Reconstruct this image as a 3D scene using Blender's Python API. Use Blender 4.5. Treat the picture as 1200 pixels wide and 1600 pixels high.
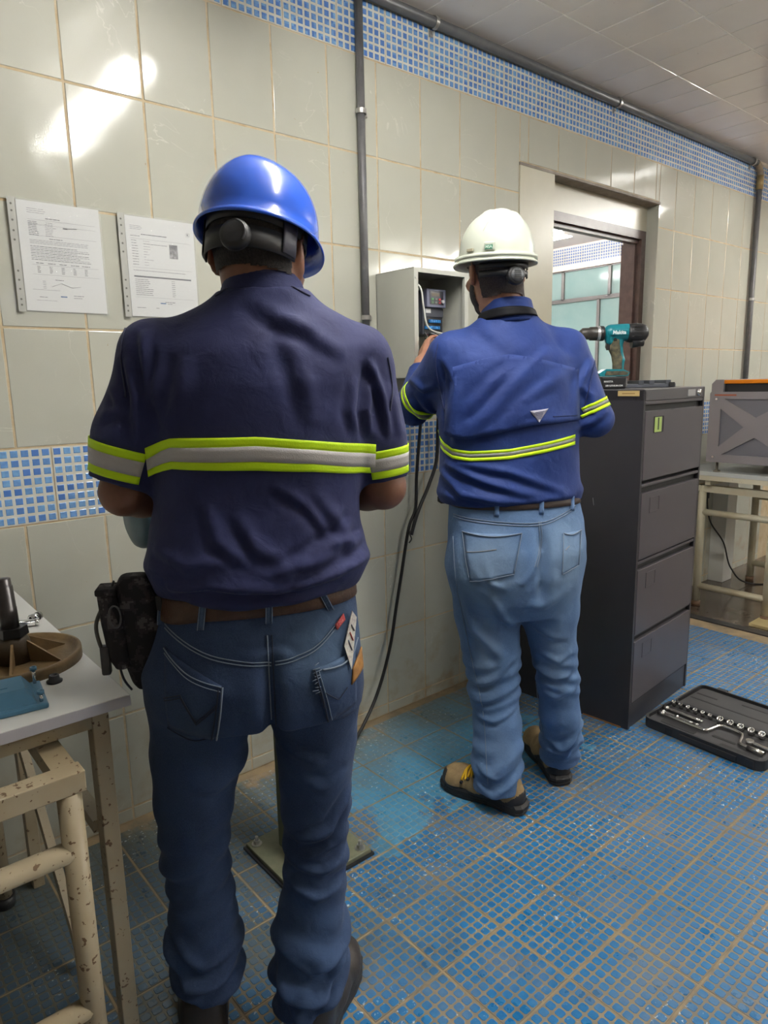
import bpy, bmesh, math, random
import numpy as np
from mathutils import Vector, Matrix
from mathutils.bvhtree import BVHTree

for _o in list(bpy.data.objects): bpy.data.objects.remove(_o, do_unlink=True)
SC = bpy.context.scene
COL = SC.collection
PI = math.pi
rnd = random.Random(7)

# ------------------------------------------------------------------ camera
CAM_LOC = (-0.6667, -2.1095, 1.3978)
CAM_YAW, CAM_PITCH, CAM_ROLL = 0.6964, -0.18597, -0.02028
def make_camera():
    y, p, r = CAM_YAW, CAM_PITCH, CAM_ROLL
    F = Vector((math.sin(y)*math.cos(p), math.cos(y)*math.cos(p), math.sin(p)))
    R = Vector((math.cos(y), -math.sin(y), 0)); U = R.cross(F)
    R2 = R*math.cos(r) + U*math.sin(r); U2 = -R*math.sin(r) + U*math.cos(r)
    cam = bpy.data.cameras.new('camera'); o = bpy.data.objects.new('camera', cam); COL.objects.link(o)
    m = Matrix((R2, U2, -F)).transposed().to_4x4(); m.translation = CAM_LOC
    o.matrix_world = m
    cam.sensor_fit = 'VERTICAL'; cam.sensor_height = 32.0; cam.sensor_width = 24.0
    cam.lens = 1077.63/1600*32; cam.clip_start = 0.02; cam.clip_end = 60
    SC.camera = o
make_camera()

# ------------------------------------------------------------------ world and exposure
w = bpy.data.worlds.new('world'); SC.world = w; w.use_nodes = True
w.node_tree.nodes['Background'].inputs[0].default_value = (0.90, 0.96, 1.0, 1)
w.node_tree.nodes['Background'].inputs[1].default_value = 3.0
SC.view_settings.view_transform = 'Standard'; SC.view_settings.look = 'None'
SC.view_settings.gamma = 1.0; SC.view_settings.use_curve_mapping = False
SC.view_settings.exposure = 0.80
TUBE_STRENGTH = 85.0
FAR_STRENGTH = 110.0

# ------------------------------------------------------------------ materials
def N(nt, t, **kw):
    n = nt.nodes.new(t)
    for k, v in kw.items():
        if k in n.inputs: n.inputs[k].default_value = v
        else: setattr(n, k, v)
    return n
def mat(name, col, rough=0.5, metal=0.0, coat=0.0, spec=0.5, noise=None, bump=None, **kw):
    """noise=(scale, amount, colour2[, stretch]) mixes colour2 by noise; bump=(scale, strength)."""
    m = bpy.data.materials.new(name); m.use_nodes = True; nt = m.node_tree; b = nt.nodes['Principled BSDF']
    b.inputs['Base Color'].default_value = (*col, 1); b.inputs['Roughness'].default_value = rough
    b.inputs['Metallic'].default_value = metal; b.inputs['Coat Weight'].default_value = coat
    b.inputs['Specular IOR Level'].default_value = spec
    for k, v in kw.items(): b.inputs[k.replace('_', ' ')].default_value = v
    tc = None
    if noise or bump: tc = N(nt, 'ShaderNodeTexCoord')
    if noise:
        sc, am, c2 = noise[:3]
        mp = N(nt, 'ShaderNodeMapping'); mp.inputs['Scale'].default_value = noise[3] if len(noise) > 3 else (1, 1, 1)
        nt.links.new(tc.outputs['Object'], mp.inputs[0])
        nz = N(nt, 'ShaderNodeTexNoise', Scale=sc, Detail=6.0, Roughness=0.6); nt.links.new(mp.outputs[0], nz.inputs['Vector'])
        mr = N(nt, 'ShaderNodeMapRange'); mr.inputs[1].default_value = 0.5-0.5*(1-am)*0.6-.05; mr.inputs[2].default_value = 0.75
        nt.links.new(nz.outputs[0], mr.inputs[0])
        mx = N(nt, 'ShaderNodeMix', data_type='RGBA'); mx.inputs[6].default_value = (*col, 1); mx.inputs[7].default_value = (*c2, 1)
        nt.links.new(mr.outputs[0], mx.inputs[0]); nt.links.new(mx.outputs[2], b.inputs['Base Color'])
    if bump:
        nb = N(nt, 'ShaderNodeTexNoise', Scale=bump[0], Detail=4.0); nt.links.new(tc.outputs['Object'], nb.inputs['Vector'])
        bp = N(nt, 'ShaderNodeBump', Strength=bump[1], Distance=0.002); nt.links.new(nb.outputs[0], bp.inputs['Height'])
        nt.links.new(bp.outputs[0], b.inputs['Normal'])
    return m
def emit(name, col, s):
    m = bpy.data.materials.new(name); m.use_nodes = True; nt = m.node_tree; nt.nodes.clear()
    e = N(nt, 'ShaderNodeEmission'); e.inputs[0].default_value = (*col, 1); e.inputs[1].default_value = s
    o = N(nt, 'ShaderNodeOutputMaterial'); nt.links.new(e.outputs[0], o.inputs[0]); return m

# ------------------------------------------------------------------ geometry helpers
class MB:
    def __init__(s): s.v = []; s.f = []; s.mi = []; s.sm = []
    def add(s, vs, fs, mi=0, smooth=False, M=None):
        o = len(s.v)
        for v in vs:
            v = Vector(v)
            s.v.append(tuple(M @ v) if M else tuple(v))
        for f in fs: s.f.append([i+o for i in f]); s.mi.append(mi); s.sm.append(smooth)
        return s
    def box(s, c, d, mi=0, M=None, rz=0, bev=0):
        x, y, z = [k/2 for k in d]
        if bev:
            bm = bmesh.new(); bmesh.ops.create_cube(bm, size=1); bmesh.ops.scale(bm, vec=d, verts=bm.verts)
            bmesh.ops.bevel(bm, geom=bm.edges[:], offset=bev, segments=2, affect='EDGES', profile=.5)
            vs = [v.co.copy() for v in bm.verts]; bm.verts.index_update(); fs = [[v.index for v in f.verts] for f in bm.faces]; bm.free()
        else:
            vs = [Vector(q) for q in ((-x,-y,-z),(x,-y,-z),(x,y,-z),(-x,y,-z),(-x,-y,z),(x,-y,z),(x,y,z),(-x,y,z))]
            fs = [(0,3,2,1),(4,5,6,7),(0,1,5,4),(1,2,6,5),(2,3,7,6),(3,0,4,7)]
        T = Matrix.Translation(c) @ Matrix.Rotation(rz, 4, 'Z')
        if M: T = M @ T
        return s.add(vs, fs, mi, False, T)
    def bb(s, x0, x1, y0, y1, z0, z1, mi=0, M=None, bev=0):
        return s.box(((x0+x1)/2, (y0+y1)/2, (z0+z1)/2), (abs(x1-x0), abs(y1-y0), abs(z1-z0)), mi, M, 0, bev)
    def cyl(s, a, b, r0, r1=None, n=16, mi=0, caps=True, M=None, smooth=True):
        r1 = r0 if r1 is None else r1
        return s.tube([a, b], [r0, r1], n, mi, caps, M, smooth)
    def tube(s, path, r, n=10, mi=0, caps=True, M=None, smooth=True, closed=False):
        path = [Vector(p) for p in path]; rr = r if isinstance(r, (list, tuple)) else [r]*len(path)
        vs = []; fs = []; prev = None
        for i, p in enumerate(path):
            a = path[i-1] if (i > 0 or closed) else p; b = path[(i+1) % len(path)] if (i < len(path)-1 or closed) else p
            d = (b-a)
            if d.length < 1e-9: d = Vector((0, 0, 1))
            d.normalize()
            if prev is None:
                u = d.orthogonal().normalized()
            else:
                u = prev - d*prev.dot(d)
                u = u.normalized() if u.length > 1e-6 else d.orthogonal().normalized()
            prev = u; v = d.cross(u)
            for k in range(n):
                t = 2*PI*k/n; vs.append(p + (u*math.cos(t)+v*math.sin(t))*rr[i])
        m = len(path)
        for i in range(m if closed else m-1):
            j = (i+1) % m
            for k in range(n): fs.append((i*n+k, i*n+(k+1) % n, j*n+(k+1) % n, j*n+k))
        s.add(vs, fs, mi, smooth, M)
        if caps and not closed:
            o = len(s.v) - len(vs)
            s.f.append([o+k for k in range(n)][::-1]); s.mi.append(mi); s.sm.append(False)
            s.f.append([o+(m-1)*n+k for k in range(n)]); s.mi.append(mi); s.sm.append(False)
        return s
    def lathe(s, prof, c=(0,0,0), axis='Z', n=24, mi=0, M=None, smooth=True, ang=2*PI):
        """prof: list of (r, h) ; revolve about axis through c"""
        vs = []; fs = []; full = abs(ang-2*PI) < 1e-6; nn = n if full else n+1
        for r, h in prof:
            for k in range(nn):
                t = ang*k/n
                q = Vector((r*math.cos(t), r*math.sin(t), h))
                if axis == 'X': q = Vector((q.z, q.x, q.y))
                if axis == 'Y': q = Vector((q.y, q.z, q.x))
                vs.append(q+Vector(c))
        for i in range(len(prof)-1):
            for k in range(n if full else n):
                k2 = (k+1) % nn
                fs.append((i*nn+k, i*nn+k2, (i+1)*nn+k2, (i+1)*nn+k))
        return s.add(vs, fs, mi, smooth, M)
    def prism(s, poly, axis, h0, h1, mi=0, M=None, smooth=False):
        """poly 2D list; axis 'X','Y','Z': extrusion axis; other two in order"""
        def P(u, v, h): return {'X': (h, u, v), 'Y': (u, h, v), 'Z': (u, v, h)}[axis]
        n = len(poly); vs = [P(u, v, h0) for u, v in poly]+[P(u, v, h1) for u, v in poly]
        fs = [tuple(range(n))[::-1], tuple(range(n, 2*n))]+[(i, (i+1) % n, n+(i+1) % n, n+i) for i in range(n)]
        return s.add(vs, fs, mi, smooth, M)
    def mesh(s, name, mats):
        me = bpy.data.meshes.new(name); me.from_pydata(s.v, [], s.f)
        for m in (mats if isinstance(mats, (list, tuple)) else [mats]): me.materials.append(m)
        me.polygons.foreach_set('material_index', s.mi); me.polygons.foreach_set('use_smooth', s.sm)
        bm = bmesh.new(); bm.from_mesh(me); bmesh.ops.recalc_face_normals(bm, faces=bm.faces); bm.to_mesh(me); bm.free()
        me.update(); return me
    def build(s, name, mats, parent=None, **kw):
        return link(name, s.mesh(name, mats), parent, **kw)
def link(name, data, parent=None, loc=None, rot=None, **kw):
    o = bpy.data.objects.new(name, data); COL.objects.link(o)
    if parent: o.parent = parent
    if loc: o.location = loc
    if rot: o.rotation_euler = rot
    for k, v in kw.items(): o[k] = v
    return o
def thing(name, label, cat, loc=(0,0,0), rz=0, group=None):
    o = link(name, None, None, loc, (0, 0, rz)); o['label'] = label; o['category'] = cat
    if group: o['group'] = group
    return o
def tag(o, label, cat, group=None):
    o['label'] = label; o['category'] = cat
    if group: o['group'] = group
    return o
def smooth_path(pts, n=8):
    P = [Vector(p) for p in pts]; out = []
    for i in range(len(P)-1):
        a = P[max(i-1, 0)]; b = P[i]; c = P[i+1]; d = P[min(i+2, len(P)-1)]
        for k in range(n):
            t = k/n; out.append(0.5*((2*b)+(c-a)*t+(2*a-5*b+4*c-d)*t*t+(3*b-a-3*c+d)*t**3))
    out.append(P[-1]); return out
def text(body, size, matl, parent, M, name='lettering', ext=0.0004, bold=0.0, shear=0):
    cu = bpy.data.curves.new('txt', 'FONT'); cu.body = body; cu.size = size; cu.extrude = ext; cu.align_x = 'CENTER'; cu.align_y = 'CENTER'
    cu.offset = bold; cu.shear = shear; cu.resolution_u = 3
    t = bpy.data.objects.new('t', cu); COL.objects.link(t)
    dg = bpy.context.evaluated_depsgraph_get(); me = bpy.data.meshes.new_from_object(t.evaluated_get(dg))
    bpy.data.objects.remove(t); bpy.data.curves.remove(cu)
    me.materials.clear(); me.materials.append(matl); me.transform(M)
    return link(name, me, parent)
def frameM(o, x, y):
    """matrix with origin o, local x,y axes given"""
    x = Vector(x).normalized(); y = Vector(y).normalized(); z = x.cross(y)
    m = Matrix((x, y, z)).transposed().to_4x4(); m.translation = o; return m
# ================================================================== THE SETTING
TW, TH = 0.22, 0.3253                 # wall tile pitch
BAND = 0.2156; SK = 0.0463; ZC = 2.76 # mosaic band height, skirting, ceiling
ROWS = [0, SK, SK+TH, SK+2*TH, SK+3*TH, SK+3*TH+BAND]
for _ in range(4): ROWS.append(ROWS[-1]+TH)      # last = foot of the upper mosaic band (2.54)
DX0, DX1, DZ = 1.92, 3.12, 2.334      # doorway recess

def wall_tile_mat(name, base, veins, dirt, rough=0.10, low_dirt=True):
    m = bpy.data.materials.new(name); m.use_nodes = True; nt = m.node_tree; b = nt.nodes['Principled BSDF']; L = nt.links.new
    geo = N(nt, 'ShaderNodeNewGeometry'); oi = N(nt, 'ShaderNodeObjectInfo')
    off = N(nt, 'ShaderNodeVectorMath', operation='MULTIPLY_ADD'); 
    cx = N(nt, 'ShaderNodeCombineXYZ'); L(oi.outputs['Random'], cx.inputs[0]); L(oi.outputs['Random'], cx.inputs[2])
    off.inputs[1].default_value = (37, 0, 53); L(cx.outputs[0], off.inputs[0]); L(geo.outputs['Position'], off.inputs[2])
    n1 = N(nt, 'ShaderNodeTexNoise', Scale=5.0, Detail=5.0); L(off.outputs[0], n1.inputs['Vector'])
    mx = N(nt, 'ShaderNodeMix', data_type='RGBA'); mx.inputs[6].default_value = (*base, 1); mx.inputs[7].default_value = tuple(c*0.86 for c in base)+(1,)
    L(n1.outputs[0], mx.inputs[0])
    # marble veins
    n2 = N(nt, 'ShaderNodeTexNoise', Scale=4.0, Detail=7.0, Distortion=1.2); L(off.outputs[0], n2.inputs['Vector'])
    a = N(nt, 'ShaderNodeMath', operation='SUBTRACT'); L(n2.outputs[0], a.inputs[0]); a.inputs[1].default_value = 0.5
    a2 = N(nt, 'ShaderNodeMath', operation='ABSOLUTE'); L(a.outputs[0], a2.inputs[0])
    mr = N(nt, 'ShaderNodeMapRange'); mr.inputs[1].default_value = 0.0; mr.inputs[2].default_value = 0.006; mr.inputs[3].default_value = 0.55; mr.inputs[4].default_value = 0
    L(a2.outputs[0], mr.inputs[0])
    n3 = N(nt, 'ShaderNodeTexNoise', Scale=3.0); L(off.outputs[0], n3.inputs['Vector'])
    g = N(nt, 'ShaderNodeMapRange'); g.inputs[1].default_value = 0.5; g.inputs[2].default_value = 0.68; L(n3.outputs[0], g.inputs[0])
    vm = N(nt, 'ShaderNodeMath', operation='MULTIPLY'); L(mr.outputs[0], vm.inputs[0]); L(g.outputs[0], vm.inputs[1])
    mv = N(nt, 'ShaderNodeMix', data_type='RGBA'); mv.inputs[7].default_value = (*veins, 1); L(vm.outputs[0], mv.inputs[0]); L(mx.outputs[2], mv.inputs[6])
    # brown specks and rust stains, more of them near the floor
    sx = N(nt, 'ShaderNodeSeparateXYZ'); L(geo.outputs['Position'], sx.inputs[0])
    n4 = N(nt, 'ShaderNodeTexNoise', Scale=60.0, Detail=2.0); L(geo.outputs['Position'], n4.inputs['Vector'])
    s4 = N(nt, 'ShaderNodeMapRange'); s4.inputs[1].default_value = 0.74; s4.inputs[2].default_value = 0.78; L(n4.outputs[0], s4.inputs[0])
    lowm = N(nt, 'ShaderNodeMapRange'); lowm.inputs[1].default_value = 0.5; lowm.inputs[2].default_value = 0.0; L(sx.outputs[2], lowm.inputs[0])
    n5 = N(nt, 'ShaderNodeTexNoise', Scale=9.0, Detail=5.0); L(geo.outputs['Position'], n5.inputs['Vector'])
    s5 = N(nt, 'ShaderNodeMapRange'); s5.inputs[1].default_value = 0.5; s5.inputs[2].default_value = 0.8; L(n5.outputs[0], s5.inputs[0])
    lw = N(nt, 'ShaderNodeMath', operation='MULTIPLY'); L(lowm.outputs[0], lw.inputs[0]); L(s5.outputs[0], lw.inputs[1])
    add = N(nt, 'ShaderNodeMath', operation='ADD', use_clamp=True); L(lw.outputs[0], add.inputs[0])
    sp = N(nt, 'ShaderNodeMath', operation='MULTIPLY'); L(s4.outputs[0], sp.inputs[0]); sp.inputs[1].default_value = 0.5
    L(sp.outputs[0], add.inputs[1])
    md = N(nt, 'ShaderNodeMix', data_type='RGBA'); md.inputs[7].default_value = (*dirt, 1); L(add.outputs[0], md.inputs[0]); L(mv.outputs[2], md.inputs[6])
    L(md.outputs[2], b.inputs['Base Color'])
    b.inputs['Roughness'].default_value = rough
    # gentle waviness of the glaze
    nw = N(nt, 'ShaderNodeTexNoise', Scale=7.0, Detail=1.0); L(off.outputs[0], nw.inputs['Vector'])
    nf = N(nt, 'ShaderNodeTexNoise', Scale=240.0, Detail=1.0); L(geo.outputs['Position'], nf.inputs['Vector'])
    b1 = N(nt, 'ShaderNodeBump', Strength=0.6, Distance=0.003); L(nw.outputs[0], b1.inputs['Height'])
    b2 = N(nt, 'ShaderNodeBump', Strength=0.12, Distance=0.0006); L(nf.outputs[0], b2.inputs['Height']); L(b1.outputs[0], b2.inputs['Normal'])
    L(b2.outputs[0], b.inputs['Normal'])
    return m
M_TILE = wall_tile_mat('glazed_tile', (0.50, 0.50, 0.425), (0.72, 0.72, 0.64), (0.34, 0.22, 0.09))
M_CTILE = wall_tile_mat('ceiling_tile', (0.86, 0.82, 0.80), (0.8, 0.77, 0.75), (0.5, 0.45, 0.40), 0.07)
M_GROUT = mat('grout', (0.56, 0.47, 0.32), 0.8, noise=(14, 0.8, (0.40, 0.27, 0.13)))
M_CGROUT = mat('ceiling_grout', (0.92, 0.90, 0.86), 0.7)

def mosaic_mat(name, blue, blue2, scale=26):
    m = bpy.data.materials.new(name); m.use_nodes = True; nt = m.node_tree; b = nt.nodes['Principled BSDF']; L = nt.links.new
    geo = N(nt, 'ShaderNodeNewGeometry')
    sn = N(nt, 'ShaderNodeVectorMath', operation='SNAP'); sn.inputs[1].default_value = (0.0269, 0.0269, 0.0269); L(geo.outputs['Position'], sn.inputs[0])
    wn = N(nt, 'ShaderNodeTexWhiteNoise', noise_dimensions='3D'); L(sn.outputs[0], wn.inputs['Vector'])
    nz = N(nt, 'ShaderNodeTexNoise', Scale=90.0, Detail=5.0, Roughness=0.7); L(geo.outputs['Position'], nz.inputs['Vector'])
    ml = N(nt, 'ShaderNodeMath', operation='MULTIPLY'); L(wn.outputs[0], ml.inputs[0]); L(nz.outputs[0], ml.inputs[1])
    mr = N(nt, 'ShaderNodeMapRange'); mr.inputs[1].default_value = 0.1; mr.inputs[2].default_value = 0.55; L(ml.outputs[0], mr.inputs[0])
    mx = N(nt, 'ShaderNodeMix', data_type='RGBA'); mx.inputs[6].default_value = (*blue, 1); mx.inputs[7].default_value = (*blue2, 1)
    L(mr.outputs[0], mx.inputs[0]); L(mx.outputs[2], b.inputs['Base Color']); b.inputs['Roughness'].default_value = 0.18
    return m
M_MBLUE = mosaic_mat('mosaic_blue', (0.085, 0.19, 0.50), (0.20, 0.40, 0.66))
M_MWHITE = mat('mosaic_white', (0.66, 0.66, 0.60), 0.2, noise=(30, 0.6, (0.55, 0.53, 0.45)))

def panel_mesh(name, wx, wz, nx, nz, mats, t=0.006, relief=0.0008, cell=0.70):
    """a moulded mosaic tile: slab with nx*nz raised squares, in the XZ plane, front towards -Y (base at y=0)"""
    mb = MB(); mb.bb(-wx/2, wx/2, -t, 0, -wz/2, wz/2, 0)
    px, pz = wx/nx, wz/nz
    for i in range(nx):
        for j in range(nz):
            cx = -wx/2+px*(i+.5); cz = -wz/2+pz*(j+.5); hx = px*cell/2; hz = pz*cell/2; e = 0.0012
            vs = [(cx-hx, -t, cz-hz), (cx+hx, -t, cz-hz), (cx+hx, -t, cz+hz), (cx-hx, -t, cz+hz)]
            vs += [(cx-hx+e, -t-relief, cz-hz+e), (cx+hx-e, -t-relief, cz-hz+e), (cx+hx-e, -t-relief, cz+hz-e), (cx-hx+e, -t-relief, cz+hz-e)]
            mb.add(vs, [(4, 5, 6, 7), (0, 1, 5, 4), (1, 2, 6, 5), (2, 3, 7, 6), (3, 0, 4, 7)], 1)
    return mb.mesh(name, mats)

def tile_mesh(w, h, m, t=0.006, bev=0.0016):
    mb = MB(); mb.box((0, -t/2, 0), (w, t, h), bev=bev); me = mb.mesh('tile', m); return me

T_ = 0.0065                                   # tile thickness; mortar plane sits that far behind y=0
def structure(name, mb, m, **kw):
    o = mb.build(name, m); o['kind'] = 'structure'; return o

XL, XR, YF = -3.0, 8.8, -5.2
wb = MB()
Y0, Y1 = 0.0020, 0.15
for (a, b, c, d) in ((XL, DX0, 0, ZC), (DX1, XR, 0, ZC), (DX0, DX1, DZ, ZC)): wb.bb(a, b, Y0, Y1, c, d)
wall_back = structure('wall_back', wb, M_GROUT)

cache = {}
def put_tile(parent, x0, x1, z0, z1, m=M_TILE, y=T_, g=0.0062, base=None):
    w, h = x1-x0-g, z1-z0-g
    if w < 0.01 or h < 0.01: return
    k = (round(w, 4), round(h, 4), m.name)
    if k not in cache: cache[k] = tile_mesh(w, h, m)
    o = link('tile', cache[k], parent, ((x0+x1)/2, y, (z0+z1)/2), (rnd.gauss(0, .0018), 0, rnd.gauss(0, .0022)))
    return o
X_END = 4.84
def clipped(x0, x1, z0, z1):
    """cut a wall tile around the doorway recess"""
    if x1 <= DX0+.001 or x0 >= DX1-.001 or z0 >= DZ-.001: return [(x0, x1, z0, z1)]
    out = []
    if z1 > DZ+.01: out.append((max(x0, DX0), min(x1, DX1), DZ+.012, z1))
    if x0 < DX0-.01: out.append((x0, DX0, z0, z1))
    if x1 > DX1+.01: out.append((DX1, x1, z0, z1))
    return out
for r in range(len(ROWS)-1):
    if r == 4: continue
    for c in range(-8, int(X_END/TW)):
        for q in clipped(c*TW, (c+1)*TW, ROWS[r], ROWS[r+1]): put_tile(wall_back, *q)
me_pan = panel_mesh('mosaic_panel', 0.2165, BAND-0.004, 8, 8, [M_MWHITE, M_MBLUE])
for c in range(-8, 23):
    x = -0.131+0.11+c*TW
    if x-.11 > DX0-.03 and x-.11 < DX1: continue
    link('mosaic_panel', me_pan, wall_back, (x, T_, (ROWS[4]+ROWS[5])/2), (rnd.gauss(0, .001), 0, rnd.gauss(0, .0015)))
link('mosaic_panel', panel_mesh('mosaic_panel', 0.044, BAND-0.004, 2, 8, [M_MWHITE, M_MBLUE]), wall_back, (DX1+.027, T_, (ROWS[4]+ROWS[5])/2))
UP = ZC-ROWS[9]
for c in range(-8, 24):
    x = 0.052+(c+.5)*0.2195
    if x > X_END: break
    link('mosaic_panel', me_pan, wall_back, (x, T_, ROWS[9]+BAND/2), (rnd.gauss(0, .001), 0, rnd.gauss(0, .001)))
# plaster cove between wall and ceiling
M_COVE = mat('cove_plaster', (0.62, 0.56, 0.47), 0.7, noise=(20, .7, (0.45, 0.38, 0.30)))
mb = MB(); mb.prism([(0, 0), (-0.014, 0), (-0.010, -0.012), (0, -0.02)], 'X', XL, XR, M=Matrix.Translation((0, 0, ZC)))
structure('trim_1', mb, M_COVE)

# ceiling: slab with glazed tiles in rows along the wall
mb = MB(); mb.bb(XL, XR, YF, 0.15, ZC+0.0018, ZC+0.1); ceiling = structure('ceiling', mb, M_CGROUT)
ct = {}
def ceil_tile(w, h):
    k = (w, h)
    if k not in ct:
        b = MB(); b.box((0, 0, 0.003), (w, h, 0.006), bev=0.0012); ct[k] = b.mesh('tile', M_CTILE)
    return ct[k]
for c in range(-4, 34):
    for r in range(7):
        if (c > 22 or c < 3) and r > 5: continue
        link('tile', ceil_tile(TW-.0055, TH-.0055), ceiling, (0.01+(c+.5)*TW, -(r+.5)*TH, ZC), (rnd.gauss(0, .001), rnd.gauss(0, .001), 0))

# floor: raised-square tiles
def floor_mats():
    out = []
    for kind in ('grout', 'square'):
        m = bpy.data.materials.new('floor_'+kind); m.use_nodes = True; nt = m.node_tree; b = nt.nodes['Principled BSDF']; L = nt.links.new
        geo = N(nt, 'ShaderNodeNewGeometry'); P = geo.outputs['Position']
        def noise(sc, det=4, rough=.6, dist=0):
            n = N(nt, 'ShaderNodeTexNoise', Scale=sc, Detail=det, Roughness=rough, Distortion=dist); L(P, n.inputs['Vector']); return n.outputs[0]
        def rng(s, a, c, lo=0, hi=1):
            n = N(nt, 'ShaderNodeMapRange'); n.inputs[1].default_value = a; n.inputs[2].default_value = c; n.inputs[3].default_value = lo; n.inputs[4].default_value = hi; L(s, n.inputs[0]); return n.outputs[0]
        def mix(f, a, c):
            n = N(nt, 'ShaderNodeMix', data_type='RGBA'); L(f, n.inputs[0])
            for k, v in ((6, a), (7, c)):
                if isinstance(v, tuple): n.inputs[k].default_value = (*v, 1)
                else: L(v, n.inputs[k])
            return n.outputs[2]
        def mul(a, c, op='MULTIPLY'):
            n = N(nt, 'ShaderNodeMath', operation=op, use_clamp=True)
            L(a, n.inputs[0]) if not isinstance(a, float) else None
            if isinstance(c, float): n.inputs[1].default_value = c
            else: L(c, n.inputs[1])
            return n.outputs[0]
        sx = N(nt, 'ShaderNodeSeparateXYZ'); L(P, sx.inputs[0]); X, Y = sx.outputs[0], sx.outputs[1]
        if kind == 'square':
            col = mix(rng(noise(45), .3, .8), (0.009, 0.125, 0.325), (0.024, 0.190, 0.42))
            col = mix(rng(noise(4.5, 5, .6), .50, .78, 0, .75), col, (0.19, 0.20, 0.19))      # grime
        else:
            col = mix(rng(noise(6), .35, .7), (0.17, 0.15, 0.12), (0.30, 0.225, 0.13))
        # patches where the floor was once painted over in a paler blue, in front of the socket box
        wob = noise(7, 4)
        def near(s, c, r):
            a = N(nt, 'ShaderNodeMath', operation='SUBTRACT'); L(s, a.inputs[0]); a.inputs[1].default_value = c
            a2 = N(nt, 'ShaderNodeMath', operation='ABSOLUTE'); L(a.outputs[0], a2.inputs[0])
            a3 = N(nt, 'ShaderNodeMath', operation='DIVIDE'); L(a2.outputs[0], a3.inputs[0]); a3.inputs[1].default_value = r; return a3.outputs[0]
        mxx = N(nt, 'ShaderNodeMath', operation='MAXIMUM'); L(near(X, 1.0, .45), mxx.inputs[0]); L(near(Y, -.30, .36), mxx.inputs[1])
        ad = N(nt, 'ShaderNodeMath', operation='ADD'); L(mxx.outputs[0], ad.inputs[0]); L(rng(wob, .3, .7, -.35, .35), ad.inputs[1])
        pm = rng(ad.outputs[0], 0.93, 1.03, .85, 0)
        col = mix(mul(pm, rng(noise(30, 3), .2, .6, .6, 1)), col, (0.07, 0.30, 0.50) if kind == 'square' else (0.12, 0.30, 0.42))
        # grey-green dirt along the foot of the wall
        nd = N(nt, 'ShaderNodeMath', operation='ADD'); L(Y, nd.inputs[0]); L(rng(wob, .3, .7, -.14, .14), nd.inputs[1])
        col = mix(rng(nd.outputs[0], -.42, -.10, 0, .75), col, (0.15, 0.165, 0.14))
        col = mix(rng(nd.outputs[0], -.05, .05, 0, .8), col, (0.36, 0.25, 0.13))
        # olive-grey grime round the pedestal, with the shade under the workbench painted in
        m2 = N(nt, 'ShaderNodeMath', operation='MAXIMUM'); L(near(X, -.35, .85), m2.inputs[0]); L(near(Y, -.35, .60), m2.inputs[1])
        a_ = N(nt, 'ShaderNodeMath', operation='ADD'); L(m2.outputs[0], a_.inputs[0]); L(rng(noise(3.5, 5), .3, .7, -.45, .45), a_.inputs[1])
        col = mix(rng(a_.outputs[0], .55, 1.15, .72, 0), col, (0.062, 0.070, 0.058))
        # white chips of lost paint in clusters
        chips = mul(rng(noise(75, 3, .6), .635, .665), rng(noise(3.4, 3), .48, .62, 0, 1))
        col = mix(chips, col, (0.60, 0.66, 0.70))
        L(col, b.inputs['Base Color'])
        L(rng(noise(12), .3, .7, .22 if kind == 'square' else .45, .5 if kind == 'square' else .7), b.inputs['Roughness'])
        bp = N(nt, 'ShaderNodeBump', Strength=0.35, Distance=0.0008); L(noise(120, 3), bp.inputs['Height']); L(bp.outputs[0], b.inputs['Normal'])
        out.append(m)
    return out
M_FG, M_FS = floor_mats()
FP = 0.21082; FX, FY = 0.55258, -0.6685
M_SCREED = mat('screed', (0.34, 0.25, 0.14), 0.8, noise=(10, .8, (0.13, .115, .09)))
X_STEP = 3.2
mb = MB(); mb.bb(XL, X_STEP, YF, 0.15, -0.12, -0.0018); floor_o = structure('floor', mb, M_SCREED)
def floor_panel():
    mb = MB(); w = FP-.006; t = .0045; mb.bb(-w/2, w/2, -w/2, w/2, -t, -0.0008)
    p = w/8
    for i in range(8):
        for j in range(8):
            cx = -w/2+p*(i+.5); cy = -w/2+p*(j+.5); h = p*.405; k = .0035; e = .0008
            ring = lambda h, k, z: [(cx+sx*(h-(k if q else 0)), cy+sy*(h-(0 if q else k)), z) for sx, sy, q in ((-1,-1,1),(1,-1,1),(1,-1,0),(1,1,0),(1,1,1),(-1,1,1),(-1,1,0),(-1,-1,0))]
            vs = ring(h, k, -0.0008)+ring(h-e, k-e*.4, 0.0)
            mb.add(vs, [tuple(range(8, 16))]+[(a, (a+1) % 8, 8+(a+1) % 8, 8+a) for a in range(8)], 1)
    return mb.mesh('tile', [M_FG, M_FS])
me_fp = floor_panel()
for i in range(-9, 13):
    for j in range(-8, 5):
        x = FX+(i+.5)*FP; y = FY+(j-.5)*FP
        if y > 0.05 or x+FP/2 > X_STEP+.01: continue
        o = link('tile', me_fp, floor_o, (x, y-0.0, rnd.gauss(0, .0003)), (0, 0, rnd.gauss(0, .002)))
# strip of cut tiles along the wall and cloth of dirt in the corner is material; brown glossy floor beyond
M_BROWN = mat('brown_floor', (0.085, 0.065, 0.05), 0.16, noise=(5, .7, (0.13, .10, .08)))
mb = MB(); mb.bb(X_STEP, XR, YF, 0.15, -0.12, 0.002, 0); mb.bb(X_STEP-.012, X_STEP+.05, YF, 0.0, -.005, .006, 1)
o = mb.build('floor', [M_BROWN, mat('threshold', (0.035, .035, .037), .3)]); o['kind'] = 'structure'
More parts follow.
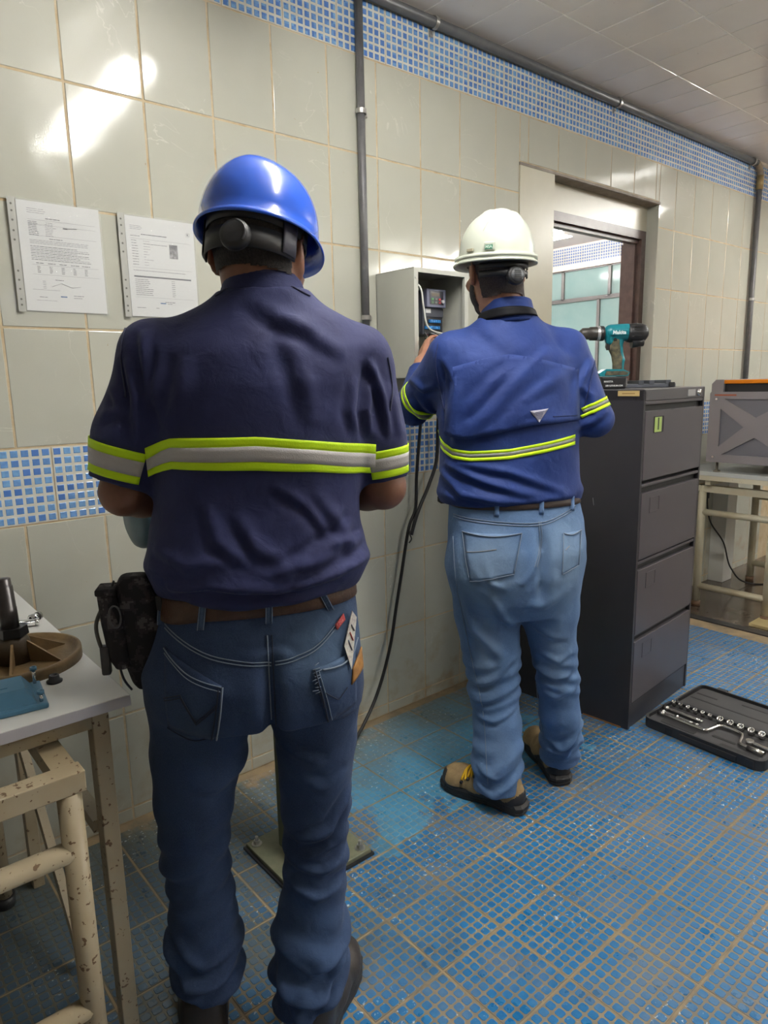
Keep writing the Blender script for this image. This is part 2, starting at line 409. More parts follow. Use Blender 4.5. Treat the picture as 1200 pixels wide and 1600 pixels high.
# the other walls of the room
M_PAINT = mat('painted_wall', (0.74, 0.73, 0.69), 0.35, noise=(3, .5, (0.70, .69, .64)))
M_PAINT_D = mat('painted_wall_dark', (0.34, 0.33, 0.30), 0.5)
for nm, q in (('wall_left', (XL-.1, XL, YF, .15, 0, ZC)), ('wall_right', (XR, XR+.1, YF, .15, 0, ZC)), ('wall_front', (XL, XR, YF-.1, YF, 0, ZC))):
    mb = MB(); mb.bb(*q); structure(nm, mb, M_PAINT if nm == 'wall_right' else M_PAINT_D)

# ------------------------------------------------------------------ doorway
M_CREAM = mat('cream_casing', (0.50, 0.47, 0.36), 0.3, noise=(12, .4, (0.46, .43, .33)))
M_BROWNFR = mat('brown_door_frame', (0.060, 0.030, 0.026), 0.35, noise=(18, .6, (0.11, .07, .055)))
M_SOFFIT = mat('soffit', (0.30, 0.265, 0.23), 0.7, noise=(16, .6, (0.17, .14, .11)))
door = MB()
RD = 0.068
door.bb(DX0, 2.17, -0.004, 0.15, 0, DZ-.004, 0)                       # flush cream pilaster on the left
door.bb(2.17, DX1, RD, RD+.05, 2.20, DZ, 0)                           # transom board
door.bb(DX1-.002, DX1+.006, -0.002, .15, 0, DZ, 2)                    # right reveal
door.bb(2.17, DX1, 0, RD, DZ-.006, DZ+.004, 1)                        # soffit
door.bb(DX0-.004, DX1+.006, -.006, .004, DZ-.004, DZ+.008, 1)         # chipped edge above
dr = link('door_1', None); dr['kind'] = 'structure'
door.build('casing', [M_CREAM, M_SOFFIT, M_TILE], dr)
fr = MB()
fr.bb(2.17, DX1-.002, RD, RD+.11, 2.155, 2.20); fr.bb(2.17, DX1-.04, RD+.02, RD+.06, 2.135, 2.155)
fr.bb(DX1-.045, DX1-.002, RD, RD+.115, 0, 2.155); fr.bb(DX1-.062, DX1-.045, RD+.03, RD+.115, 0, 2.14)
fr.bb(2.17, 2.19, RD, RD+.11, 0, 2.16)
fr.build('door_frame', M_BROWNFR, dr)

# ------------------------------------------------------------------ the room beyond the doorway
FX1 = 5.75; FY1 = 5.0
M_FARW = mat('far_wall_paint', (0.66, 0.58, 0.53), 0.4)
mb = MB(); mb.bb(0.5, 7, .15, FY1, -.1, 0.0); structure('floor', mb, M_BROWN)
mb = MB(); mb.bb(0.5, 7, .15, FY1+.1, ZC, ZC+.1); structure('ceiling', mb, mat('far_ceiling', (0.80, .75, .72), .5))
mb = MB(); mb.bb(0.5, FX1, FY1, FY1+.1, 0, ZC); structure('wall_far', mb, M_FARW)
mb = MB(); mb.bb(0.5, .6, .15, FY1, 0, ZC); structure('wall_side', mb, M_FARW)
mb = MB(); mb.bb(FX1, FX1+.12, .15, FY1, 0, 1.10); mb.bb(FX1, FX1+.12, .15, FY1, 2.515, ZC); mb.bb(FX1, FX1+.12, .15, 0.6, 1.1, 2.515)
mb.bb(FX1-.03, FX1, .15, FY1, 2.515, 2.57)
wf = structure('wall_end', mb, mat('far_wall_pink', (0.72, .60, .54), .35))
def panel_rot(x, y, z):
    return link('mosaic_panel', me_pan_far, wf, (x, y, z), (0, 0, -PI/2))
me_pan_far = panel_mesh('mosaic_panel', 0.2165, 0.17, 8, 6, [M_MWHITE, mat('mosaic_far', (0.14, .20, .38), .3)])
for k in range(9): panel_rot(FX1, 1.3+k*.22, 2.57+.088)
def glass_mat():
    m = mat('teal_glass', (0.34, 0.42, 0.41), 0.10, noise=(3, .8, (0.20, .32, .32))); nt = m.node_tree; b = nt.nodes['Principled BSDF']
    t = N(nt, 'ShaderNodeBsdfTranslucent'); t.inputs[0].default_value = (.50, .60, .57, 1)
    mx = N(nt, 'ShaderNodeMixShader', Fac=.45); nt.links.new(b.outputs[0], mx.inputs[1]); nt.links.new(t.outputs[0], mx.inputs[2])
    nt.links.new(mx.outputs[0], nt.nodes['Material Output'].inputs[0]); return m
M_TEAL = glass_mat()
M_WFR = mat('window_frame_grey', (0.20, .19, .19), .4)
for wi, (z0, z1, ys) in enumerate(((2.215, 2.515, (0.6, 1.35, 1.96, 2.52, 3.2, 3.9, 4.9)), (1.10, 2.20, (0.6, 1.32, 2.08, 2.74, 3.5, 4.9)))):
    win = link('window_%d' % (wi+1), None); win['kind'] = 'structure'
    mb = MB()
    for y in ys: mb.bb(FX1+.0, FX1+.05, y-.016, y+.016, z0, z1)
    mb.bb(FX1, FX1+.05, ys[0], ys[-1], z0-.012, z0+.012); mb.bb(FX1, FX1+.05, ys[0], ys[-1], z1-.012, z1+.006)
    mb.build('window_frame', M_WFR, win)
    for a, c in zip(ys[:-1], ys[1:]):
        mb = MB(); mb.bb(FX1+.02, FX1+.026, a+.016, c-.016, z0+.012, z1-.012); mb.build('pane', M_TEAL, win)

# ------------------------------------------------------------------ fluorescent fittings
M_TUBE = emit('fluorescent_tube', (1.0, 0.985, 0.93), TUBE_STRENGTH)
M_TUBE2 = emit('fluorescent_tube_far', (1.0, 0.98, 0.95), FAR_STRENGTH)
M_FIT = mat('white_fitting', (0.7, 0.7, 0.68), 0.3)
def fixture(x, y0, y1, label, m, z=ZC-.10, rz=0):
    t = thing('ceiling_light', label, 'light', (x, (y0+y1)/2, z), rz, 'twin tube ceiling lights')
    h = (y1-y0)/2
    mb = MB(); mb.prism([(-.022, 0), (.022, 0), (.018, -.03), (-.018, -.03)], 'Y', -h-.03, h+.03); mb.build('housing', M_FIT, t)
    for e in (-.6, .6): mb = MB(); mb.cyl((0, h*e, 0), (0, h*e, ZC-z), .006, n=8); mb.build('hanger', M_FIT, t)
    for s in (-1, 1):
        mb = MB(); mb.cyl((s*.035, -h+.02, -.045), (s*.035, h-.02, -.045), .013, n=10); mb.build('tube', m, t)
        for e in (-1, 1):
            mb = MB(); mb.bb(s*.035-.014, s*.035+.014, e*(h-.022), e*(h+.005), -.06, -.02, bev=.003); mb.build('tube_holder', M_FIT, t)
    return t
for i, (x, y0, y1, lb) in enumerate(((0.52, -1.92, -0.68, 'twin tube ceiling light above the two workers'), (4.45, -1.95, -0.72, 'twin tube ceiling light above the laser cutter'),
        (2.9, -4.5, -3.2, 'added twin tube fill light behind the camera'), (4.8, -4.5, -3.1, 'twin tube ceiling light at the far right of the room'),  # the light behind the camera is an unseen fitting added for fill
        )):
    fixture(x, y0, y1, lb, M_TUBE)
ff = fixture(4.45, 1.62, 2.9, 'bright twin tube ceiling light seen through the doorway', M_TUBE2)
mb = MB(); mb.bb(-.14, .14, -.66, .66, -.075, -.068); mb.build('diffuser', emit('diffuser_panel', (1, .99, .96), 14.0), ff)
fixture(2.2, 1.2, 2.4, 'twin tube ceiling light in the room beyond the wall', M_TUBE2)
# ================================================================== figure modelling tools
class Field:
    """signed distance field on a grid; shapes are blended in, then the surface is extracted"""
    def __init__(s, lo, hi, h):
        s.lo = np.array(lo, float); s.h = h
        s.n = np.ceil((np.array(hi)-s.lo)/h).astype(int)+1
        s.D = np.full(s.n, 0.5, np.float32)
        s.ax = [s.lo[i]+h*np.arange(s.n[i]) for i in range(3)]
    def put(s, fn, lo, hi, k=0.0, op='u'):
        m = k+2.5*s.h
        sl = []
        for i in range(3):
            a = int(max(0, math.floor((lo[i]-m-s.lo[i])/s.h))); b = int(min(s.n[i], math.ceil((hi[i]+m-s.lo[i])/s.h)+1))
            if b <= a: return
            sl.append(slice(a, b))
        X = s.ax[0][sl[0]][:, None, None]; Y = s.ax[1][sl[1]][None, :, None]; Z = s.ax[2][sl[2]][None, None, :]
        d = fn(X, Y, Z).astype(np.float32); cur = s.D[tuple(sl)]
        if op == 'u':
            if k > 0:
                hh = np.clip(.5+.5*(cur-d)/k, 0, 1); s.D[tuple(sl)] = cur*(1-hh)+d*hh-k*hh*(1-hh)
            else: s.D[tuple(sl)] = np.minimum(cur, d)
        else:
            if k > 0:
                hh = np.clip(.5-.5*(cur+d)/k, 0, 1); s.D[tuple(sl)] = cur*(1-hh)-d*hh+k*hh*(1-hh)
            else: s.D[tuple(sl)] = np.maximum(cur, -d)
    def cap(s, p, q, r1, r2=None, k=0.0, flat=1.0, nf=None, op='u', endcut=None):
        """tapered capsule; flat<1 squashes it along the direction nf; endcut trims the q end square"""
        r2 = r1 if r2 is None else r2; p = np.array(p, float); q = np.array(q, float); R = max(r1, r2)
        v = q-p; L2 = float(v@v)+1e-12; L = math.sqrt(L2); nf_ = None if nf is None else np.array(nf, float)/np.linalg.norm(nf)
        def fn(X, Y, Z):
            x, y, z = X-p[0], Y-p[1], Z-p[2]
            t0 = (x*v[0]+y*v[1]+z*v[2])/L2; t = np.clip(t0, 0, 1)
            x, y, z = x-t*v[0], y-t*v[1], z-t*v[2]
            if nf_ is not None:
                e = (x*nf_[0]+y*nf_[1]+z*nf_[2])*(1/flat-1); x, y, z = x+e*nf_[0], y+e*nf_[1], z+e*nf_[2]
            d = np.sqrt(x*x+y*y+z*z)-(r1+(r2-r1)*t)
            if nf_ is not None: d = d*min(1, flat*1.2)
            if endcut is not None: d = np.maximum(d, (t0-1)*L-endcut)
            return d
        s.put(fn, np.minimum(p, q)-R, np.maximum(p, q)+R, k, op)
    def chain(s, pts, rs, k=0.01, **kw):
        for i in range(len(pts)-1): s.cap(pts[i], pts[i+1], rs[i], rs[i+1], k, **kw)
    def ell(s, c, r, k=0.0, M=None, op='u'):
        c = np.array(c, float); r = np.array(r, float); Mi = None if M is None else np.array(M.to_3x3().inverted())
        def fn(X, Y, Z):
            x, y, z = X-c[0], Y-c[1], Z-c[2]
            if Mi is not None: x, y, z = [Mi[i][0]*x+Mi[i][1]*y+Mi[i][2]*z for i in range(3)]
            k0 = np.sqrt((x/r[0])**2+(y/r[1])**2+(z/r[2])**2); k1 = np.sqrt((x/r[0]**2)**2+(y/r[1]**2)**2+(z/r[2]**2)**2)+1e-9
            return k0*(k0-1)/k1
        R = r.max(); s.put(fn, c-R, c+R, k, op)
    def stack(s, rows, k=0.0, ex=2.3, sm=3):
        """rows of (z, cx, cy, rx, ry, rot): an upright body of changing oval section"""
        rows = sorted(rows); zz = np.array([r[0] for r in rows]); A = np.array([list(r[1:])+[0]*(6-len(r)) for r in rows])
        zg = s.ax[2]; P = np.stack([np.interp(zg, zz, A[:, i]) for i in range(5)], 1)
        for _ in range(sm):
            Q = P.copy(); Q[1:-1] = (P[:-2]+2*P[1:-1]+P[2:])/4; P = Q
        z0, z1 = zz[0], zz[-1]
        lo = [min(A[:, 0]-A[:, 2:4].max(1)), min(A[:, 1]-A[:, 2:4].max(1)), z0]; hi = [max(A[:, 0]+A[:, 2:4].max(1)), max(A[:, 1]+A[:, 2:4].max(1)), z1]
        def fn(X, Y, Z):
            i = np.clip(np.round((Z[0, 0]-zg[0])/s.h).astype(int), 0, len(zg)-1); cx, cy, rx, ry, ro = [P[i, j][None, None, :] for j in range(5)]
            x, y = X-cx, Y-cy; c, sn = np.cos(ro), np.sin(ro); u = (x*c+y*sn)/rx; v = (-x*sn+y*c)/ry
            g = (np.abs(u)**ex+np.abs(v)**ex)**(1/ex)
            d = (g-1)*np.minimum(rx, ry)*1.05
            return np.maximum(np.maximum(d, Z-z1), z0-Z)
        s.put(fn, lo, hi, k)
    def mesh(s, smooth=2):
        D = s.D; I = D < 0
        n = np.array(D.shape)-1
        cnt = np.zeros(n, np.int8)
        off = [(a, b, c) for a in (0, 1) for b in (0, 1) for c in (0, 1)]
        for a, b, c in off: cnt += I[a:n[0]+a, b:n[1]+b, c:n[2]+c]
        act = (cnt > 0) & (cnt < 8); idx = np.argwhere(act); vid = np.full(n, -1, np.int64); vid[act] = np.arange(len(idx))
        C = np.stack([D[idx[:, 0]+a, idx[:, 1]+b, idx[:, 2]+c] for a, b, c in off], 1)
        S = np.zeros((len(idx), 3)); W = np.zeros(len(idx)); O = np.array(off, float)
        for i in range(8):
            for j in range(i+1, 8):
                if abs(O[i]-O[j]).sum() != 1: continue
                cr = (C[:, i] < 0) != (C[:, j] < 0); t = np.where(cr, C[:, i]/(C[:, i]-C[:, j]+1e-12), 0)
                S += np.where(cr[:, None], O[i]+(O[j]-O[i])*t[:, None], 0); W += cr
        V = s.lo+s.h*(idx+S/W[:, None])
        F = []
        for ax in range(3):
            o1, o2 = (ax+1) % 3, (ax+2) % 3
            a = [slice(None)]*3; b = [slice(None)]*3; a[ax] = slice(0, -1); b[ax] = slice(1, None)
            ch = I[tuple(a)] != I[tuple(b)]; e = np.argwhere(ch)
            ok = (e[:, o1] > 0) & (e[:, o2] > 0) & (e[:, o1] < n[o1]) & (e[:, o2] < n[o2]); e = e[ok]
            ins = I[e[:, 0], e[:, 1], e[:, 2]]
            def cell(d1, d2):
                q = e.copy(); q[:, o1] += d1; q[:, o2] += d2; return vid[q[:, 0], q[:, 1], q[:, 2]]
            f = np.stack([cell(-1, -1), cell(0, -1), cell(0, 0), cell(-1, 0)], 1); f[~ins] = f[~ins][:, ::-1]; F.append(f)
        F = np.concatenate(F)
        v0, v1, v2 = V[F[:, 0]], V[F[:, 1]], V[F[:, 2]]
        if (np.cross(v0, v1)*v2).sum() < 0: F = F[:, ::-1].copy()
        for _ in range(smooth): V = lap(V, F, .5)
        return V, F
def lap(V, F, a):
    S = np.zeros_like(V); W = np.zeros(len(V))
    for i in range(4):
        p, q = F[:, i], F[:, (i+1) % 4]
        for x, y in ((p, q), (q, p)):
            for c in range(3): S[:, c] += np.bincount(x, V[y, c], len(V))
            W += np.bincount(x, minlength=len(V))
    return V*(1-a)+a*S/np.maximum(W, 1)[:, None]
def normals(V, F):
    fn = np.cross(V[F[:, 2]]-V[F[:, 0]], V[F[:, 3]]-V[F[:, 1]]); Nn = np.zeros_like(V)
    for i in range(4):
        for c in range(3): Nn[:, c] += np.bincount(F[:, i], fn[:, c], len(V))
    return Nn/(np.linalg.norm(Nn, axis=1)[:, None]+1e-12)
def sstep(x, a, b):
    t = np.clip((x-a)/(b-a), 0, 1); return t*t*(3-2*t)
def wnoise(V, f, seed, st=(1, 1, 1), n=14):
    r = np.random.RandomState(seed); out = 0
    for i in range(n):
        k = r.normal(size=3)*np.array(st); k = k/np.linalg.norm(k)*f*(0.6+0.9*r.rand()); out = out+np.sin(V@k+r.rand()*6.28+1.3*np.sin(V@(k[[1, 2, 0]]*.5)+r.rand()*6))
    return out/math.sqrt(n)
def fold(V, path, w, amp, side=None, valley=.75):
    """cloth fold along a path of (a, z) points; side=(sign, b0) restricts it to the back (-1) or the front (+1)"""
    P = V[:, [0, 2]]; best = np.full(len(V), 9.); sg = np.zeros(len(V)); tt = np.zeros(len(V)); n = len(path)-1
    for i in range(n):
        a = np.array(path[i][:2]); b = np.array(path[i+1][:2]); d = b-a; L2 = d@d; t = np.clip(((P-a)@d)/L2, 0, 1)
        q = P-a-t[:, None]*d; dist = np.sqrt((q**2).sum(1)); s_ = (q@np.array([-d[1], d[0]]))/math.sqrt(L2)
        m = dist < best; best[m] = dist[m]; sg[m] = np.sign(s_[m]); tt[m] = (i+t[m])/n
    s_ = best*sg; taper = np.clip(np.sin(np.clip(tt, 0, 1)*PI), 0, 1)**.5
    g = amp*taper*(np.exp(-(s_/w)**2)-valley*np.exp(-((s_+1.5*w)/(w*.8))**2))
    if side is not None: g = g*sstep(side[0]*(V[:, 1]-side[1]), -.02, .03)
    return g
def np_mesh(name, V, F, mats, parent, mi=None, **kw):
    me = bpy.data.meshes.new(name); me.vertices.add(len(V)); me.vertices.foreach_set('co', np.asarray(V, np.float32).ravel())
    me.loops.add(F.size); me.loops.foreach_set('vertex_index', F.ravel().astype(np.int32))
    me.polygons.add(len(F)); me.polygons.foreach_set('loop_start', (np.arange(len(F))*4).astype(np.int32))
    try: me.polygons.foreach_set('loop_total', np.full(len(F), 4, np.int32))
    except Exception: pass
    me.update(calc_edges=True); me.polygons.foreach_set('use_smooth', np.ones(len(F), bool))
    for m in (mats if isinstance(mats, (list, tuple)) else [mats]): me.materials.append(m)
    if mi is not None: me.polygons.foreach_set('material_index', mi.astype(np.int32))
    me.validate(); return link(name, me, parent, **kw)
class Surf:
    def __init__(s, V, F): s.V, s.F = V, F; s.t = BVHTree.FromPolygons([Vector(v) for v in V.tolist()], F.tolist())
    def back(s, a, z, off=0.0, b0=-1.2):
        h = s.t.ray_cast(Vector((a, b0, z)), Vector((0, 1, 0)), 3)
        return None if h[0] is None else h[0]+h[1]*off
    def ray(s, o, d, off=0.0):
        h = s.t.ray_cast(Vector(o), Vector(d).normalized(), 3)
        if h[0] is None: return None
        n = h[1] if h[1].dot(Vector(d)) * 1 != 0 else h[1]
        return h[0]+h[1]*off
    def line(s, pts, off=.001, n=6, curve=True):
        pp = smooth_path([(p[0], 0, p[1]) for p in pts], n) if curve else [Vector((a[0]+(b[0]-a[0])*k/n, 0, a[1]+(b[1]-a[1])*k/n)) for a, b in zip(pts[:-1], pts[1:]) for k in range(n)]+[Vector((pts[-1][0], 0, pts[-1][1]))]
        return [q for q in (s.back(p.x, p.z, off) for p in pp) if q is not None]
def sheet(name, grid, m, parent, thick=.003, smooth=True, closed=False, **kw):
    """cloth piece through a grid of 3D points (rows of points), with a turned-in rim"""
    nu, nv = len(grid), len(grid[0]); vs = []; fs = []
    for r in grid:
        for p in r: vs.append(p if p is not None else Vector((0, 0, -9)))
    bad = {i for i, p in enumerate(vs) if p.z < -5}
    cols = nv if closed else nv-1
    top = [(i*nv+j, i*nv+(j+1) % nv, (i+1)*nv+(j+1) % nv, (i+1)*nv+j) for i in range(nu-1) for j in range(cols)]
    top = [f for f in top if not (set(f) & bad)]
    if not top: return None
    if bad:                                  # keep the largest connected piece only
        par = {}
        def find(q):
            while par.setdefault(q, q) != q: par[q] = par[par[q]]; q = par[q]
            return q
        for f in top:
            for q in f[1:]: par[find(q)] = find(f[0])
        cnt = {}
        for f in top: cnt[find(f[0])] = cnt.get(find(f[0]), 0)+1
        best = max(cnt, key=cnt.get); top = [f for f in top if find(f[0]) == best]
    # normals
    Va = np.array([list(v) for v in vs]); Fa = np.array(top); Nn = normals(Va, Fa)
    good = np.unique(Fa); mid = Va[good].mean(0)+(np.zeros(3) if closed else np.array([0, .6, 0]))
    if (Nn[good]*(Va[good]-mid)).sum() < 0: top = [f[::-1] for f in top]; Nn = -Nn
    inn = Va-Nn*thick
    mb = MB(); mb.add([tuple(v) for v in Va], top, 0, smooth); o = len(Va); mb.add([tuple(v) for v in inn], [f[::-1] for f in top], 0, smooth)
    from collections import Counter
    ed = Counter()
    for f in top:
        for k in range(4): ed[(f[k], f[(k+1) % 4])] += 1
    for (a, b), c in ed.items():
        if (b, a) not in ed: mb.f.append([b, a, a+o, b+o]); mb.mi.append(0); mb.sm.append(False)
    used = sorted({i for f in mb.f for i in f}); mp = {o_: n_ for n_, o_ in enumerate(used)}
    mb.v = [mb.v[i] for i in used]; mb.f = [[mp[i] for i in f] for f in mb.f]
    me = mb.mesh(name, m); return link(name, me, parent, **kw)
def quadpatch(S, c00, c10, c11, c01, nu, nv, off):
    """grid on the back of the body between four (a, z) corners"""
    g = []
    for i in range(nu+1):
        r = []
        for j in range(nv+1):
            u, v = j/nv, i/nu
            a = (c00[0]*(1-u)+c10[0]*u)*(1-v)+(c01[0]*(1-u)+c11[0]*u)*v; z = (c00[1]*(1-u)+c10[1]*u)*(1-v)+(c01[1]*(1-u)+c11[1]*u)*v
            r.append(S.back(a, z, off))
        g.append(r)
    return g
def ring_band(S, c, ax, r0, t0, t1, n, rows, off, a0=0, a1=2*PI, axis_fn=None, up=None):
    """grid of points cast outward from an axis: a band round a sleeve or the trunk. c: axis point, ax: axis direction"""
    ax = Vector(ax).normalized(); u = (Vector(up) if up else ax.orthogonal()); u = (u-ax*u.dot(ax)).normalized(); v = ax.cross(u); g = []
    closed = abs(a1-a0-2*PI) < 1e-6
    for i in range(rows+1):
        r = []
        for k in range(n if closed else n+1):
            a = a0+(a1-a0)*k/n; t = t0+(t1-t0)*i/rows
            if axis_fn: t = axis_fn(a, i/rows)
            d = u*math.cos(a)+v*math.sin(a); o = Vector(c)+ax*t
            r.append(S.ray(o, d, off))
        g.append(r)
    return g

def cloth_mat(name, col, col2, rough=.85, weave=900, twill=False, fades=None):
    m = bpy.data.materials.new(name); m.use_nodes = True; nt = m.node_tree; b = nt.nodes['Principled BSDF']; L = nt.links.new
    tc = N(nt, 'ShaderNodeTexCoord'); O = tc.outputs['Object']
    n1 = N(nt, 'ShaderNodeTexNoise', Scale=9.0, Detail=5.0); L(O, n1.inputs['Vector'])
    mr = N(nt, 'ShaderNodeMapRange'); mr.inputs[1].default_value = .3; mr.inputs[2].default_value = .72; L(n1.outputs[0], mr.inputs[0])
    mx = N(nt, 'ShaderNodeMix', data_type='RGBA'); mx.inputs[6].default_value = (*col, 1); mx.inputs[7].default_value = (*col2, 1); L(mr.outputs[0], mx.inputs[0]); out = mx.outputs[2]
    mp = N(nt, 'ShaderNodeMapping'); mp.inputs['Scale'].default_value = (1, 1, .18) if twill else (1, 1, 1); L(O, mp.inputs[0])
    n2 = N(nt, 'ShaderNodeTexNoise', Scale=float(weave), Detail=2.0); L(mp.outputs[0], n2.inputs['Vector'])
    if twill:
        m2 = N(nt, 'ShaderNodeMapRange'); m2.inputs[1].default_value = .35; m2.inputs[2].default_value = .7; m2.inputs[3].default_value = 0; m2.inputs[4].default_value = .5; L(n2.outputs[0], m2.inputs[0])
        my = N(nt, 'ShaderNodeMix', data_type='RGBA'); L(m2.outputs[0], my.inputs[0]); L(out, my.inputs[6]); my.inputs[7].default_value = tuple(min(1, c*2.2+.03) for c in col)+(1,); out = my.outputs[2]
    for (c, r, f, cc) in (fades or []):
        vs = N(nt, 'ShaderNodeVectorMath', operation='SUBTRACT'); L(O, vs.inputs[0]); vs.inputs[1].default_value = c
        vd = N(nt, 'ShaderNodeVectorMath', operation='DIVIDE'); L(vs.outputs[0], vd.inputs[0]); vd.inputs[1].default_value = r
        ln = N(nt, 'ShaderNodeVectorMath', operation='LENGTH'); L(vd.outputs[0], ln.inputs[0])
        fr = N(nt, 'ShaderNodeMapRange'); fr.inputs[1].default_value = 0.2; fr.inputs[2].default_value = 1.0; fr.inputs[3].default_value = f; fr.inputs[4].default_value = 0; L(ln.outputs['Value'], fr.inputs[0])
        mz = N(nt, 'ShaderNodeMix', data_type='RGBA'); L(fr.outputs[0], mz.inputs[0]); L(out, mz.inputs[6]); mz.inputs[7].default_value = (*cc, 1); out = mz.outputs[2]
    L(out, b.inputs['Base Color']); b.inputs['Roughness'].default_value = rough; b.inputs['Specular IOR Level'].default_value = .25
    b.inputs['Sheen Weight'].default_value = .04; b.inputs['Sheen Roughness'].default_value = .5
    bp = N(nt, 'ShaderNodeBump', Strength=.5, Distance=.0006); L(n2.outputs[0], bp.inputs['Height'])
    n3 = N(nt, 'ShaderNodeTexNoise', Scale=28.0, Detail=3.0, Distortion=.6); L(O, n3.inputs['Vector'])
    b3 = N(nt, 'ShaderNodeBump', Strength=.5, Distance=.005); L(n3.outputs[0], b3.inputs['Height']); L(bp.outputs[0], b3.inputs['Normal']); L(b3.outputs[0], b.inputs['Normal'])
    return m
# ================================================================== THE TWO WORKERS
M_SKIN1 = mat('skin_brown', (0.235, 0.105, 0.062), 0.5, noise=(25, .6, (0.17, .075, .045)), Subsurface_Weight=.08)
M_SKIN2 = mat('skin_tan', (0.44, 0.22, 0.135), 0.5, noise=(25, .6, (0.34, .16, .10)), Subsurface_Weight=.08)
M_HAIR = mat('short_black_hair', (0.016, 0.013, 0.013), .8, noise=(260, .8, (0.05, .04, .038)), bump=(500, .6))
M_HAIR2 = mat('cropped_dark_hair', (0.045, 0.034, 0.032), .85, noise=(240, .8, (0.09, .07, .065)), bump=(500, .6))
M_EYE = mat('eye_white', (0.7, .68, .65), .2)
M_LIME = mat('fluorescent_yellow_tape', (0.60, 0.90, 0.0), .55, bump=(300, .3), Emission_Color=(0.6, .9, 0, 1), Emission_Strength=0.0)
M_SILVER = mat('silver_reflective_tape', (0.48, 0.46, 0.45), .45, bump=(500, .4))
M_SILVER2 = mat('dark_reflective_tape', (0.20, 0.21, 0.17), .5, bump=(500, .4))
M_NAVY = cloth_mat('navy_shirt_cloth', (0.020, 0.023, 0.078), (0.028, 0.034, 0.110), .72, 900)
M_ROYAL = cloth_mat('royal_blue_shirt_cloth', (0.0115, 0.030, 0.145), (0.017, 0.043, 0.19), .65, 900)
M_JEAN1 = cloth_mat('blue_denim', (0.017, 0.032, 0.078), (0.030, 0.056, 0.125), .85, 1500, True,
    [((-.13, -.14, .79), (.09, .12, .10), .35, (0.055, .085, .12)), ((.12, -.12, .93), (.14, .12, .10), .6, (.11, .18, .29)), ((.07, -.1, .25), (.12, .16, .22), .55, (.07, .125, .26))])
M_JEAN2 = cloth_mat('light_blue_denim', (0.065, 0.125, 0.245), (0.11, 0.185, 0.33), .85, 1500, True,
    [((-.10, -.17, .84), (.12, .12, .16), .65, (0.30, .42, .56)), ((.12, -.10, .85), (.12, .15, .2), .5, (.28, .40, .54)), ((-.11, -.13, .56), (.06, .12, .22), .45, (.28, .39, .55)), ((.11, -.05, .52), (.06, .12, .2), .4, (.26, .37, .54)), ((-.08, -.13, .24), (.06, .12, .14), .3, (.22, .33, .50))])
M_JEANL = cloth_mat('faded_blue_denim', (0.045, 0.075, 0.145), (0.07, 0.115, 0.2), .85, 1500, True)
M_SEAM = mat('denim_seam_light', (0.20, 0.25, 0.33), .8); M_SEAMD = mat('denim_seam_dark', (0.022, 0.030, 0.055), .9)
M_SEAMT = mat('tan_stitching', (0.42, 0.36, 0.26), .8); M_NSEAM = mat('navy_seam', (0.045, .05, .10), .8); M_RSEAM = mat('blue_seam', (0.012, .022, .09), .8)
M_BELT1 = mat('brown_leather_belt', (0.085, 0.040, 0.022), .5, noise=(30, .7, (0.05, .022, .014)), bump=(200, .4))
M_BELT2 = mat('black_leather_belt', (0.012, .011, .012), .45, bump=(200, .3))
M_BOOTD = mat('dark_brown_boot', (0.030, .022, .018), .5, bump=(120, .3))
M_BOOTT = mat('tan_nubuck', (0.36, 0.25, 0.12), .8, noise=(22, .8, (0.20, .13, .065)), bump=(200, .4))
M_SOLE = mat('black_rubber_sole', (0.018, .017, .018), .6, bump=(80, .3)); M_SOLET = mat('black_boot_trim', (0.022, .02, .021), .5)
M_LACE = mat('yellow_laces', (0.72, 0.43, 0.01), .7)

def head_parts(fl, M, e=0.0, k=.012, hair=False, neck=None):
    def T(*p): return tuple(M @ Vector(p))
    R = M.to_3x3().to_4x4()
    fl.ell(T(0, -.010, .032), (.078+e, .098+e, .090+e), k, R)
    fl.ell(T(0, .022, -.045), (.064+e, .070+e, .070+e), .03, R)
    if neck: fl.cap(neck[0], neck[1], neck[2]+e, neck[3]+e, .03)
    if hair: return
    fl.ell(T(0, .072, -.088), (.026, .020, .019), .02, R)
    fl.cap(T(0, .094, .018), T(0, .112, -.020), .008, .013, .010)
    fl.cap(T(-.034, .082, .032), T(.034, .082, .032), .012, .012, .012)
    for s in (-1, 1):
        fl.ell(T(s*.031, .101, .012), (.017, .014, .012), .008, R, op='s')
        fl.ell(T(s*.031, .090, .010), (.013, .012, .012), .004, R)
        fl.ell(T(s*.045, .068, -.025), (.022, .018, .02), .015, R)
        E = R @ Matrix.Rotation(s*.35, 4, 'Z')
        fl.ell(T(s*.081, -.006, .0), (.009, .021, .034), .004, E)
        fl.ell(T(s*.086, -.008, .004), (.006, .010, .018), .004, E, op='s')
        fl.ell(T(s*.078, .002, -.030), (.008, .010, .011), .006, E)
    fl.cap(T(-.018, .088, -.046), T(.018, .088, -.046), .007, .007, .006)
    fl.cap(T(-.015, .085, -.058), T(.015, .085, -.058), .008, .008, .004)

